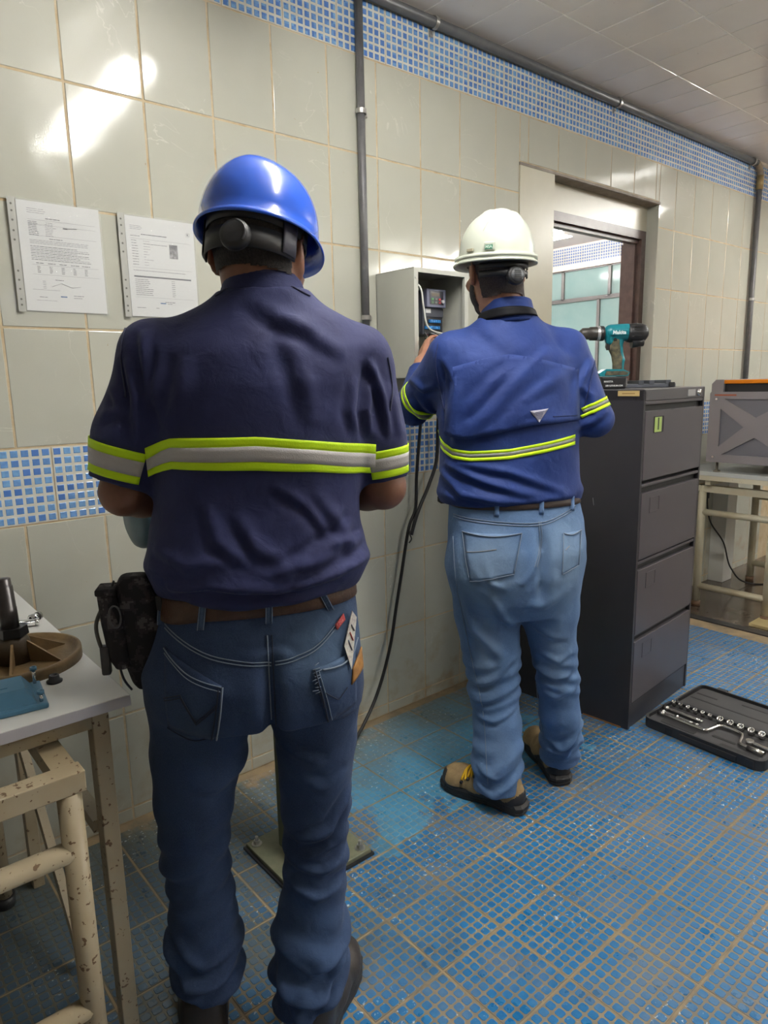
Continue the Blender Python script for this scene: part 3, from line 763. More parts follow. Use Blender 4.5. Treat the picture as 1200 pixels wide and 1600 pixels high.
def hand(fl, wrist, d, nrm, side, curl=.6):
    """palm from the wrist along d, back of the hand facing nrm; side=+1 thumb towards +cross"""
    d = Vector(d).normalized(); n = Vector(nrm); n = (n-d*n.dot(d)).normalized(); s = d.cross(n)*side; w = Vector(wrist)
    for t in (-.026, -.009, .009, .026): fl.cap(tuple(w+d*.012+s*t*.7), tuple(w+d*.085+s*t), .014, .012, .008)
    L = (.066, .074, .070, .055); 
    for i, t in enumerate((.034, .0115, -.0115, -.034)):
        p = w+d*.088+s*t; dd = d.copy(); r = .0088
        for j, f in enumerate((.46, .31, .23)):
            ang = curl*(.7+.5*j); dd = (d*math.cos(ang)-n*math.sin(ang)); q = p+dd*L[i]*f; fl.cap(tuple(p), tuple(q), r, r*.9, .003); p = q; r *= .9
    p = w+d*.022+s*.028; q = p+d*.032+s*.024-n*.012; fl.cap(tuple(p), tuple(q), .013, .010, .008)
    q2 = q+d*.030+s*.006-n*.012; fl.cap(tuple(q), tuple(q2), .0095, .0085, .003); q3 = q2+d*.020-s*.003-n*.01; fl.cap(tuple(q2), tuple(q3), .0085, .0075, .003)

FOOT = [(-.045, 0), (-.042, .025), (-.025, .04), (.03, .040), (.09, .040), (.15, .052), (.19, .054), (.225, .045), (.25, .022), (.258, 0), (.25, -.024), (.225, -.040), (.19, -.046), (.15, -.044), (.09, -.034), (.03, -.036), (-.025, -.038), (-.042, -.024)]
def boot(parent, heel, toe, ank, m_up, m_trim, laces=False, s=1.0, z0=0.0, lab=None):
    """heel/toe: ground points of the sole ends; local X along the foot"""
    h = Vector((heel[0], heel[1], z0)); t = Vector((toe[0], toe[1], z0)); d = (t-h).normalized(); S = Vector((d.y, -d.x, 0)); k = (t-h).length/.303
    def W(x, y, z): return h+d*(.045*k+x*k)+S*y*k*1.0+Vector((0, 0, z))
    fl = Field((min(h.x, t.x)-.12, min(h.y, t.y)-.12, z0), (max(h.x, t.x)+.12, max(h.y, t.y)+.12, z0+.20), .0034)
    c = lambda p, q, r1, r2, kk=.02, **kw: fl.cap(tuple(W(*p)), tuple(W(*q)), r1, r2, kk, **kw)
    c((.0, 0, .055), (.02, 0, .10), .040, .040); c((.02, 0, .09), (.025, 0, .14), .040, .040)
    c((.0, 0, .045), (.12, 0, .052), .040, .044); c((.10, 0, .060), (.05, 0, .12), .040, .044, .03)
    c((.10, .0, .05), (.20, .004, .046), .044, .042); c((.175, .012, .042), (.20, -.008, .042), .042, .042)
    c((.19, .004, .045), (.222, .003, .042), .040, .034)
    V, F = fl.mesh(1); V[:, 2] = np.maximum(V[:, 2], z0+.028)
    C = V[F].mean(1); P = (C-np.array(h))@np.array(d)/k; zz = C[:, 2]-z0
    mi = ((zz < .040+.028*sstep(P, .26, .31)+.035*(1-sstep(P, .0, .06))+.022*np.exp(-((P-.10)/.03)**2)) | ((P > .272) & (zz < .075)) ).astype(int)
    rt = np_mesh('boot', V, F, [m_up, m_trim], parent, mi)
    mb = MB(); lv = [(-.0, 1.0, 0.0), (.004, 1.03, .008), (.012, 1.0, .012), (.014, 1.03, .02), (.03, 1.02, .030), (.036, .97, .034)]
    rings = []
    for _, sc, z in ((0, .98, 0), (0, 1.03, .004), (0, 1.04, .012), (0, 1.01, .015), (0, 1.05, .018), (0, 1.05, .028), (0, .99, .036)):
        rings.append([W(.105+(x-.105)*sc, y*sc, z+(.010*math.sin(min(1, max(0, (x-.0)/.1))*PI) if (z < .001 and 0 < x < .1) else 0)) for x, y in FOOT])
    n = len(FOOT); vs = [p for r in rings for p in r]
    fs = [(i*n+j, i*n+(j+1) % n, (i+1)*n+(j+1) % n, (i+1)*n+j) for i in range(len(rings)-1) for j in range(n)]+[tuple(range(n)), tuple(range((len(rings)-1)*n, len(rings)*n))]
    mb.add(vs, fs); mb.build('sole', M_SOLE, rt)
    if laces:
        for i in range(4):
            x = .165-.024*i; z = .088+.019*i
            pts = [W(x, -.040+.001*i, z-.022), W(x-.004, -.018, z+.004), W(x-.006, .018, z+.006), W(x-.016, .040, z-.014)]
            mb = MB(); mb.tube(smooth_path(pts, 4), .0045, 6); mb.tube(smooth_path([W(x, .040, z-.022), W(x-.006, .015, z+.007), W(x-.008, -.018, z+.006), W(x-.016, -.042, z-.014)], 4), .0045, 6); mb.build('lace', M_LACE, rt)
            for sy in (-1, 1):
                mb = MB(); mb.cyl(W(x-.002, sy*.040, z-.026), W(x-.002, sy*.049, z-.026), .005, n=8); mb.build('eyelet', M_SOLET, rt)
    return rt

def place(o, P, theta):
    o.location = (P[0], P[1], 0); o.rotation_euler = (0, 0, theta)
def stitches(S, path, m, parent, r=.0011, off=.0015, name='seam', curve=True):
    pts = S.line(path, off, 8, curve)
    if len(pts) < 2: return
    mb = MB(); mb.tube(pts, r, 5); return mb.build(name, m, parent)

# ------------------------------------------------------------------ worker in the blue hard hat
TH1 = math.atan2(-0.488, 0.873); P1W = (-.03, -.97)
def worker_one():
    HM = Matrix.Translation((.030, .018, 1.630)) @ Matrix.Rotation(-.38, 4, 'Z') @ Matrix.Rotation(-.22, 4, 'X') @ Matrix.Rotation(.05, 4, 'Y')
    b = Field((-.36, -.24, 0), (.36, .46, 1.80), .006)
    head_parts(b, HM)
    b.cap((.034, -.012, 1.49), (.032, .005, 1.60), .068, .062, .03)
    b.stack([(.80, -.015, 0, .16, .10), (.87, -.016, -.01, .175, .110), (.98, 0, 0, .160, .10), (1.10, .005, 0, .165, .10), (1.28, .02, 0, .165, .10), (1.42, .022, 0, .160, .09), (1.49, .03, 0, .13, .075), (1.52, .034, 0, .08, .06)], .03)
    hips = ((-.10, 0, .82), (.085, 0, .82))
    L = [(-.112, 0, .84), (-.135, 0, .70), (-.154, .004, .55), (-.156, .0, .44), (-.150, -.01, .10)]; R = [(.088, 0, .84), (.094, 0, .70), (.087, .004, .54), (.082, .0, .42), (.058, -.01, .10)]
    for c in (L, R): b.chain(c, [.085, .070, .052, .046, .038], .012)
    b.cap((-.155, -.03, .06), (-.19, .14, .05), .034, .034, .02); b.cap((.055, -.03, .06), (.135, .13, .05), .036, .034, .02)
    for s, sh, el, wr in ((-1, (-.165, 0, 1.45), (-.232, -.004, 1.212), (-.10, .215, 1.165)), (1, (.215, 0, 1.45), (.246, -.004, 1.198), (.115, .225, 1.170))):
        b.chain([tuple(Vector(sh)-Vector((s*.012, 0, .012))), el], [.044, .041], .015); b.cap(el, wr, .043, .028, .012)
        mid = Vector(el)*.65+Vector(wr)*.35; b.cap(tuple(Vector(el)*.8+Vector(wr)*.2), tuple(mid), .046, .040, .02)
        dv = Vector(wr)-Vector(el); hand(b, wr, dv, (0, 0.2, 1) if s < 0 else (0, .2, 1), s, .7)
    V, F = b.mesh(2)
    p = np_mesh('person', V, F, M_SKIN1, None); place(p, P1W, TH1)
    tag(p, 'man in navy short-sleeved shirt with wide lime and silver stripes, camouflage pouch on his belt', 'person')
    # eyes, hair
    for s in (-1, 1):
        mb = MB(); q = HM @ Vector((s*.031, .090, .011)); mb.lathe([(0, -.012)]+[(.012*math.cos(a), .012*math.sin(a)) for a in np.linspace(-1.2, 1.2, 7)]+[(0, .012)], tuple(q), n=12); mb.build('eye', M_EYE, p)
    hf = Field((-.10, -.16, 1.52), (.16, .16, 1.80), .0035); head_parts(hf, HM, .0045, hair=True, neck=((.034, -.012, 1.49), (.032, .005, 1.60), .068, .062))
    HV, HF = hf.mesh(1); C = HV[HF].mean(1); Hi = np.array(HM.inverted()); q = C@Hi[:3, :3].T+Hi[:3, 3]
    keep = (q[:, 2] > -.050-.35*np.maximum(0, q[:, 1]+.02)) & (q[:, 1] < .062) & ~((q[:, 2] < .012) & (q[:, 1] > -.028)) & ((q[:, 2] > .0) | (q[:, 1] < -.03))
    np_mesh('hair', HV, HF[keep], M_HAIR, p)
    # shirt
    s = Field((-.36, -.24, .96), (.36, .24, 1.62), .0055)
    s.stack([(1.022, -.002, -.002, .190, .128), (1.05, 0, -.006, .203, .146), (1.095, .0, -.008, .204, .152), (1.14, .002, -.004, .194, .146), (1.19, .010, 0, .188, .140), (1.30, .022, 0, .200, .140), (1.40, .022, 0, .206, .135), (1.46, .024, 0, .196, .118), (1.50, .030, 0, .155, .098), (1.535, .034, 0, .105, .080), (1.56, .035, 0, .080, .072)], .01)
    for sx, sh, mi_, cu, r in ((-1, (-.160, 0, 1.450), (-.205, 0, 1.31), (-.229, -.002, 1.228), (.060, .070, .064)), (1, (.213, 0, 1.440), (.232, 0, 1.30), (.243, -.002, 1.212), (.058, .058, .053))):
        s.cap(sh, mi_, r[0], r[1], .03); s.cap(mi_, cu, r[1], r[2], .02, endcut=0.0)
    s.cap((.0, -.005, 1.50), (-.15, -.0, 1.450), .055, .05, .035); s.cap((.06, -.005, 1.50), (.20, .0, 1.440), .055, .05, .035)
    V, F = s.mesh(2); Nn = normals(V, F)
    D = .0035*wnoise(V, 26, 3, (1, 1, .7))*.6+.0022*wnoise(V, 60, 5, (.8, 1, 1.3))*.5
    bk = (-1, -.03)
    for path, w, amp in (
        ([(-0.159, 1.054), (-0.088, 1.068), (0.031, 1.053), (0.143, 1.067)], .012, .014), ([(-0.191, 1.087), (-0.122, 1.085), (-0.028, 1.086)], .010, .008), ([(0.201, 1.086), (0.144, 1.075), (0.056, 1.058)], .010, .012),
        ([(-0.126, 1.027), (-0.007, 1.021), (0.142, 1.032)], .010, .010), ([(0.177, 1.152), (0.094, 1.093), (0.026, 1.079)], .013, .009), ([(0.195, 1.112), (0.120, 1.123), (0.058, 1.096)], .010, .008),
        ([(-0.177, 1.123), (-0.121, 1.101), (-0.038, 1.108)], .012, .008), ([(-0.034, 1.188), (-0.001, 1.124), (0.046, 1.103)], .012, .006), ([(0.099, 1.218), (0.146, 1.153), (0.175, 1.088)], .012, .006),
        ([(-0.197, 1.448), (-0.188, 1.381), (-0.191, 1.301)], .010, .012), ([(-0.168, 1.491), (-0.165, 1.425), (-0.159, 1.357)], .010, .010), ([(-0.137, 1.469), (-0.147, 1.402), (-0.147, 1.334)], .009, .007), ([(0.210, 1.437), (0.239, 1.371), (0.250, 1.298)], .009, .011), ([(0.222, 1.431), (0.201, 1.348), (0.213, 1.299)], .009, .011), ([(0.185, 1.408), (0.171, 1.349), (0.182, 1.310)], .010, .006),
        ([(0.004, 1.546), (0.053, 1.512), (0.122, 1.489)], .016, .005), ([(-0.097, 1.446), (-0.113, 1.379), (-0.140, 1.311)], .016, .007), ([(0.064, 1.490), (0.095, 1.398), (0.104, 1.327)], .018, .006), ([(0.042, 1.512), (0.099, 1.490), (0.168, 1.443)], .014, .005), ([(-0.079, 1.202), (-0.066, 1.141), (-0.015, 1.100)], .012, .007), ([(0.028, 1.233), (0.086, 1.194), (0.145, 1.116)], .010, .006),
        ([(-0.258, 1.349), (-0.224, 1.359), (-0.188, 1.341)], .009, .007), ([(-0.247, 1.404), (-0.227, 1.393), (-0.213, 1.359)], .009, .006), ([(0.252, 1.394), (0.266, 1.346), (0.275, 1.297)], .010, .006)):
        D += fold(V, path, w, amp, bk)
    # shirt blouses over the belt all the way round
    D += .006*np.exp(-((V[:, 2]-1.075-.012*np.sin(V[:, 0]*17))/.016)**2)*(1+.4*np.sin(V[:, 0]*40+V[:, 1]*25))
    V = V+Nn*D[:, None]; V = lap(V, F, .25)
    sh = np_mesh('shirt', V, F, M_NAVY, p); S = Surf(V, F)
    # collar
    g = []
    for i in range(5):
        r = []
        for k in range(40):
            a = 2*PI*k/40; rr = .079-.012*i/4; r.append(Vector((.034+rr*math.cos(a), -.0+rr*.95*math.sin(a), 1.552+.030*i/4-.008*math.sin(a)*(i/4))))
        g.append(r)
    sheet('collar', g, M_NAVY, sh, .004, closed=True)
    stitches(S, [(-0.048, 1.548), (0.023, 1.579), (0.113, 1.548)], M_NSEAM, sh, .0016)
    # hi-vis tape across the back: lime, silver, lime
    def tape(x0, x1, yt, yb, m, nm, off, n=26):
        g = []
        for i in range(4):
            r = []
            for j in range(n+1):
                t = j/n; a = x0[0]*(1-t)+x1[0]*t
                zt = np.interp(a, [q[0] for q in yt], [q[1] for q in yt]); zb = np.interp(a, [q[0] for q in yb], [q[1] for q in yb])
                r.append(S.back(a, zt+(zb-zt)*i/3, off))
            g.append(r)
        sheet(nm, g, m, sh, .0015)
    T0 = [(-0.182, 1.295), (-0.134, 1.313), (0.009, 1.313), (0.103, 1.303), (0.228, 1.286)]; T1 = [(-0.182, 1.275), (-0.136, 1.297), (0.008, 1.298), (0.102, 1.288), (0.225, 1.269)]
    T2 = [(-0.178, 1.257), (-0.137, 1.274), (0.006, 1.272), (0.101, 1.264), (0.214, 1.244)]; T3 = [(-0.178, 1.245), (-0.138, 1.261), (0.006, 1.257), (0.101, 1.250), (0.211, 1.233)]
    XA, XB = (-0.180, 1.289), (0.222, 1.274)
    tape(XA, XB, T0, T1, M_LIME, 'lime_stripe', .003); tape(XA, XB, T1, T2, M_SILVER, 'silver_stripe', .0036); tape(XA, XB, T2, T3, M_LIME, 'lime_stripe', .003)
    # tape round the sleeves
    for c, ax, zs in (((-.221, -.001, 1.26), (-.024, 0, -.082), (-.036, -.021, .006, .020)), ((.240, -.001, 1.245), (.011, 0, -.088), (-.030, -.016, .008, .022))):
        for (t0, t1), m, nm, of in (((zs[0], zs[1]), M_LIME, 'lime_stripe', .003), ((zs[1], zs[2]), M_SILVER, 'silver_stripe', .0036), ((zs[2], zs[3]), M_LIME, 'lime_stripe', .003)):
            g = ring_band(S, c, ax, 0, t0, t1, 64, 3, of); ref = [ring_band(S, c, ax, 0, tt, tt+.001, 64, 1, of)[0] for tt in (zs[0], zs[1], zs[2], zs[3])]
            okc = [all(q is not None and (q-Vector(c)).length < .088 and (q.x < -.170 if c[0] < 0 else q.x > .199) for q in (r[k] for r in ref)) for k in range(64)]
            g = [[q if okc[k] else None for k, q in enumerate(r)] for r in g]
            sheet(nm, g, m, sh, .0015, closed=True)
    for a in ([(-0.202, 1.497), (-0.210, 1.448), (-0.206, 1.381)], [(0.250, 1.442), (0.259, 1.394), (0.251, 1.346)]): stitches(S, a, M_NSEAM, sh, .0014)
    # jeans
    j = Field((-.32, -.22, .015), (.30, .22, 1.07), .0055)
    j.stack([(.775, -.014, -.006, .200, .128), (.815, -.016, -.014, .208, .142), (.875, -.018, -.018, .208, .146), (.945, -.006, -.010, .192, .133), (1.01, 0, 0, .182, .122), (1.055, 0, 0, .182, .122)], .01, ex=2.4)
    lc = [(-.120, -.005, .80), (-.138, 0, .69), (-.153, .005, .58), (-.158, 0, .47), (-.150, -.008, .37), (-.150, -.012, .26), (-.150, -.012, .21), (-.153, -.014, .168)]
    lr = [.104, .090, .077, .066, .066, .072, .070, .070]
    rc = [(.092, -.005, .80), (.096, 0, .69), (.088, .005, .54), (.086, 0, .43), (.080, -.006, .36), (.068, -.012, .27), (.060, -.012, .18), (.053, -.012, .085)]
    rr = [.100, .082, .070, .065, .065, .076, .078, .072]
    for C_, R_ in ((lc, lr), (rc, rr)):
        for i in range(len(C_)-1): j.cap(C_[i], C_[i+1], R_[i], R_[i+1], .010, endcut=(0.0 if i == len(C_)-2 else None))
    V, F = j.mesh(2); Nn = normals(V, F); x, y, z = V.T
    D = .0022*wnoise(V, 34, 11, (1, 1, 1.2))*.6+.0016*wnoise(V, 90, 12)*.4
    left = x < -.045; low = sstep(-z, -.36, -.22)
    D += np.where(left, 1, 0)*low*.008*(np.sin(z*84+2.4*np.sin(x*18+y*14)+1.8*wnoise(V, 12, 79))) + np.where(left, 0, 1)*low*.010*np.sin(z*72+3*np.sin(x*14+y*18+1)+1.8*wnoise(V, 12, 80))
    D += .005*np.exp(-((z-.45)/.10)**2)*np.sin(z*95+x*38*np.where(left, -1, 1)+y*12+2*wnoise(V, 14, 81))*sstep(-y, -.05, .03)
    for path, w, amp in (
        ([(0.161, 0.588), (0.111, 0.522), (0.037, 0.496)], .010, .012), ([(0.160, 0.552), (0.123, 0.483), (0.049, 0.457)], .010, .012), ([(0.154, 0.463), (0.094, 0.427), (0.028, 0.452)], .010, .009), ([(0.151, 0.395), (0.079, 0.376), (0.020, 0.409)], .009, .008),
        ([(-0.009, 0.229), (0.022, 0.159), (0.085, 0.162), (0.129, 0.218)], .012, .018), ([(-0.009, 0.165), (0.040, 0.098), (0.119, 0.139)], .011, .015), ([(0.000, 0.274), (0.059, 0.215), (0.130, 0.250)], .012, .012), ([(-0.002, 0.083), (0.052, 0.046), (0.117, 0.082)], .010, .010),
        ([(-0.229, 0.309), (-0.181, 0.231), (-0.078, 0.234)], .012, .016), ([(-0.221, 0.345), (-0.153, 0.264), (-0.079, 0.289)], .011, .010), ([(-0.214, 0.222), (-0.158, 0.180), (-0.089, 0.197)], .011, .012),
        ([(-0.071, 0.648), (-0.038, 0.686), (0.002, 0.716)], .012, .006), ([(0.104, 0.675), (0.065, 0.694), (0.021, 0.714)], .012, .007), ([(0.155, 0.640), (0.102, 0.618), (0.038, 0.655)], .012, .006),
        ([(-0.151, 0.666), (-0.103, 0.646), (-0.025, 0.677)], .014, .004), ([(0.056, 0.921), (0.026, 0.937), (-0.036, 0.929)], .008, .004)):
        D += fold(V, path, w, amp, (-1, .03))
    D -= .020*np.exp(-((x-.008)/.014)**2)*sstep(-y, .04, .09)*sstep(z, .72, .80)*(1-sstep(z, .88, .95))      # between the buttocks
    D = np.where(V[:, 2] < .34, np.maximum(D, -.006), D); V = V+Nn*D[:, None]; V = lap(V, F, .3)
    je = np_mesh('jeans', V, F, M_JEAN1, p); J = Surf(V, F)
    # belt and loops
    def beltz(a, y): return 1.017+.004*a/.19-.010*math.exp(-((a+.17)/.03)**2)
    g = []
    for i in range(4):
        r = []
        for k in range(72):
            t = 2*PI*k/72; d = Vector((math.cos(t), math.sin(t), 0)); a = .185*math.cos(t)
            z = beltz(a, 0)+(.0205 if a > -.3 else .02)*(1-2*i/3)
            q = J.ray((0, 0, min(z, 1.048)), d, .004)
            r.append(None if q is None else Vector((q.x, q.y, z)))
        g.append(r)
    sheet('belt', g, M_BELT1, p, .004, closed=True)
    for top, bot in (((-.095, 1.048), (-.106, .980)), ((.016, 1.05), (.012, .985)), ((.098, 1.052), (.125, .992)), ((-.178, 1.045), (-.180, .975))):
        g = []
        for i in range(8):
            t = i/7; a = top[0]*(1-t)+bot[0]*t; z = top[1]*(1-t)+bot[1]*t; q = J.back(a, min(z, 1.048), .0)
            if q is None: continue
            o = .009 if 0 < i < 7 else .003
            g.append([Vector((a+dx, q.y-o, z)) for dx in (-.0065, 0, .0065)])
        sheet('belt_loop', g, M_JEANL, je, .002); 
        mb = MB(); mb.tube([g[i][0]+Vector((0.0015, -.0006, 0)) for i in range(len(g))], .0008, 4); mb.tube([g[i][2]+Vector((-.0015, -.0006, 0)) for i in range(len(g))], .0008, 4); o = mb.build('stitching', M_SEAM, je); o['kind'] = 'stuff'
    # yoke, centre seam, pockets
    B = -.13
    for dz in (0, -.006):
        stitches(J, [((-0.170, 0.980)[0], (-0.170, 0.980)[1]+dz), ((-0.090, 0.938)[0], (-0.090, 0.938)[1]+dz), ((0.013, 0.918)[0], (0.013, 0.918)[1]+dz)], M_SEAM, je, .0011)
        stitches(J, [((0.020, 0.920)[0], (0.020, 0.920)[1]+dz), ((0.089, 0.935)[0], (0.089, 0.935)[1]+dz), ((0.148, 0.978)[0], (0.148, 0.978)[1]+dz)], M_SEAM, je, .0011)
    for dx in (-.004, .004): stitches(J, [(.012+dx, .965), (.012+dx, .86), (.012+dx, .76)], M_SEAM if dx < 0 else M_SEAMD, je, .0012)
    c = [(-0.170, 0.945), (-0.074, 0.888), (-0.091, 0.775), (-0.173, 0.805)]
    po = sheet('back_pocket', quadpatch(J, c[0], c[3], c[2], c[1], 14, 12, .0032), M_JEAN1, je, .003)
    stitches(J, [(-0.170, 0.943), (-0.130, 0.906), (-0.074, 0.886)], M_SEAM, po, .0012, .0045); stitches(J, [(-0.169, 0.936), (-0.130, 0.899), (-0.076, 0.879)], M_SEAM, po, .0009, .0045)
    stitches(J, [(-0.072, 0.886), (-0.080, 0.831), (-0.091, 0.775)], M_SEAM, po, .0016, .0045); stitches(J, [(-0.079, 0.882), (-0.088, 0.832), (-0.099, 0.779)], M_SEAMD, po, .0014, .0045)
    stitches(J, [(-0.091, 0.775), (-0.133, 0.778), (-0.173, 0.803)], M_SEAMD, po, .0012, .0045)
    for dz in (0, -.005): stitches(J, [(q[0], q[1]+dz) for q in ((-0.173, 0.865), (-0.144, 0.874), (-0.121, 0.823), (-0.084, 0.856))], M_SEAMD, po, .0011, .0045, curve=False)
    c = [(0.084, 0.899), (0.163, 0.909), (0.164, 0.803), (0.107, 0.787)]
    po = sheet('back_pocket', quadpatch(J, c[0], c[3], c[2], c[1], 14, 12, .0060), M_JEAN1, je, .005)
    stitches(J, [(0.099, 0.895), (0.134, 0.894), (0.155, 0.904), (0.168, 0.927)], M_SEAM, po, .0018, .0085)
    stitches(J, [(0.085, 0.899), (0.097, 0.848), (0.108, 0.789)], M_SEAMD, po, .0022, .0065); stitches(J, [(0.092, 0.895), (0.104, 0.847), (0.115, 0.791)], M_SEAM, po, .0009, .0075)
    stitches(J, [(0.103, 0.854), (0.126, 0.832), (0.144, 0.849)], M_SEAMD, po, .001, .0075, curve=False)
    mb = MB()
    for k in range(9): mb.tube([q for q in J.line([P1(484+rnd.uniform(-3, 6),1035+k*5,-.13), P1(494+rnd.uniform(-3, 6),1033+k*5,-.13)] if False else [(.082+rnd.uniform(-.004, .004), .905-.006*k), (.094+rnd.uniform(-.003, .004), .907-.006*k+rnd.uniform(-.003, .003))], .0075, 3, False)], .0008, 4)
    o = mb.build('frayed_threads', M_SEAM, po); o['kind'] = 'stuff'
    # pocket opening shadow gap, red tab, leather patch
    sheet('red_label', quadpatch(J, (0.129, 0.965), (0.134, 0.973) if False else (0.132, 0.955), (0.149, 0.968), (0.146, 0.980), 3, 6, .005), mat('red_label_cloth', (0.42, .02, .03), .6, noise=(200, .9, (.65, .25, .22))), je, .002)
    sheet('leather_patch', quadpatch(J, (0.155, 0.879), (0.152, 0.850), (0.178, 0.867), (0.176, 0.905), 6, 5, .0085), mat('tan_leather_patch', (0.42, .20, .05), .6, noise=(60, .8, (.22, .10, .03))), je, .002)
    boot(p, (-.148, -.095), (-.205, .195), 0, M_BOOTD, M_BOOTD); boot(p, (.038, -.100), (.165, .175), 0, M_BOOTD, M_BOOTD)
    return p, HM, J
PER1, HM1, J1 = worker_one()

# ------------------------------------------------------------------ worker in the white hard hat
TH2 = math.atan2(-0.783, 0.621); P2W = (1.06, -.74)
def worker_two():
    PS = math.radians(24); cs, sn = math.cos(PS), math.sin(PS)
    def _Bd(r, f, z, c=(-.05, 0)): return (c[0]+r*cs-f*sn, c[1]+r*sn+f*cs, z)      # body axes: r to his right, f forward
    HM = Matrix.Translation((-.097, -.0, 1.715)) @ Matrix.Rotation(math.radians(30), 4, 'Z') @ Matrix.Rotation(-.06, 4, 'X')
    shL, shR = (-.225, -.070, 1.465), (.115, .075, 1.480)
    elL, wrL = (-.362, .085, 1.318), (-.362, .255, 1.462); elR, wrR = (.208, .070, 1.272), (.035, .262, 1.385)
    b = Field((-.46, -.26, 0), (.34, .50, 1.90), .006)
    head_parts(b, HM)
    b.cap((-.057, -.01, 1.52), (-.080, .002, 1.66), .066, .062, .03)
    b.stack([(.72, -.03, 0, .17, .11, PS), (.88, -.022, -.01, .195, .12, PS), (1.04, -.04, 0, .19, .13, PS), (1.20, -.05, 0, .20, .13, PS), (1.36, -.05, 0, .20, .125, PS), (1.46, -.052, 0, .18, .10, PS), (1.53, -.055, 0, .11, .07, PS), (1.56, -.056, 0, .07, .06, PS)], .03)
    b.chain([(-.115, -.03, .84), (-.112, -.04, .66), (-.094, -.032, .48), (-.076, -.05, .28), (-.068, -.078, .10)], [.09, .08, .06, .048, .038], .012); b.chain([(.085, .01, .84), (.084, .02, .66), (.110, .036, .48), (.132, .065, .28), (.140, .115, .10)], [.09, .07, .052, .044, .038], .012)
    b.cap((-.05, -.08, .06), (-.19, -.01, .05), .036, .034, .02); b.cap((.14, .13, .06), (.08, .27, .05), .036, .034, .02)
    for s, a, e, w in ((-1, shL, elL, wrL), (1, shR, elR, wrR)):
        b.chain([tuple(Vector(a)-Vector((s*.012, 0, .012))), e], [.05, .042], .015); b.cap(e, w, .042, .028, .012); hand(b, w, Vector(w)-Vector(e), (0, .3, 1) if s > 0 else (-.6, .2, .6), s, .6)
    V, F = b.mesh(2); p = np_mesh('person', V, F, M_SKIN2, None); place(p, P2W, TH2)
    tag(p, 'man in royal blue shirt and light jeans reaching into the open electrical box', 'person')
    for s in (-1, 1):
        mb = MB(); q = HM @ Vector((s*.031, .090, .011)); mb.lathe([(0, -.012)]+[(.012*math.cos(a), .012*math.sin(a)) for a in np.linspace(-1.2, 1.2, 7)]+[(0, .012)], tuple(q), n=12); mb.build('eye', M_EYE, p)
    hf = Field((-.25, -.18, 1.58), (.07, .18, 1.86), .0035); head_parts(hf, HM, .0045, hair=True, neck=((-.057, -.01, 1.52), (-.080, .002, 1.66), .066, .062))
    HV, HF = hf.mesh(1); C = HV[HF].mean(1); Hi = np.array(HM.inverted()); q = C@Hi[:3, :3].T+Hi[:3, 3]; qy, qz = q[:, 1], q[:, 2]
    keep = (qz > -.070-.55*np.maximum(0, qy+.07)) & (qy < .062) & ~((qz < .022) & (qy > -.022)) | ((qy > .012) & (qy < .03) & (qz > -.03) & (qz < .03))
    np_mesh('hair', HV, HF[keep & (qz > -.078)], M_HAIR2, p)
    hf = Field((-.25, -.18, 1.56), (.07, .18, 1.86), .005); R = HM.to_3x3().to_4x4()
    hf.ell(tuple(HM @ Vector((0, .024, -.047))), (.068, .074, .074), 0, R); hf.ell(tuple(HM @ Vector((0, .076, -.092))), (.03, .024, .024), .02, R)
    HV, HF = hf.mesh(1); C = HV[HF].mean(1); q = C@Hi[:3, :3].T+Hi[:3, 3]; qx, qy, qz = q.T
    keep = (qz < .0) & (qy > .012) & (qz < -.02+.9*np.maximum(0, .05-qy)) & (qz+.4*(qy-.02) > -.16) & ~((np.abs(qx) < .026) & (qz > -.062) & (qz < -.035))
    keep &= (qy > .03-.45*(qz+.02)*-1) | (qz > -.05)
    np_mesh('beard', HV, HF[keep], M_HAIR, p)
    # shirt
    s = Field((-.47, -.26, 1.0), (.34, .36, 1.68), .0055)
    s.stack([(1.022, -.042, -.0, .222, .155, PS), (1.05, -.043, -.0, .228, .162, PS), (1.10, -.046, 0, .224, .158, PS), (1.20, -.050, 0, .222, .150, PS), (1.30, -.055, 0, .222, .148, PS), (1.40, -.056, 0, .222, .142, PS), (1.46, -.056, 0, .205, .128, PS), (1.51, -.056, 0, .150, .100, PS), (1.55, -.056, 0, .105, .084, PS), (1.585, -.060, 0, .080, .070, PS)], .01)
    s.cap(shL, elL, .074, .062, .035); s.cap(elL, tuple(Vector(elL)*.2+Vector(wrL)*.8), .060, .045, .02, endcut=0)
    s.cap(shR, elR, .072, .058, .035); s.cap(elR, tuple(Vector(elR)*.2+Vector(wrR)*.8), .056, .045, .02, endcut=0)
    s.cap((-.09, -.02, 1.53), (-.215, -.065, 1.475), .058, .058, .035); s.cap((-.02, .01, 1.535), (.110, .07, 1.487), .058, .056, .035)
    V, F = s.mesh(2); Nn = normals(V, F)
    D = .004*wnoise(V, 24, 31, (1, 1, .8))*.6+.0025*wnoise(V, 55, 32)*.5
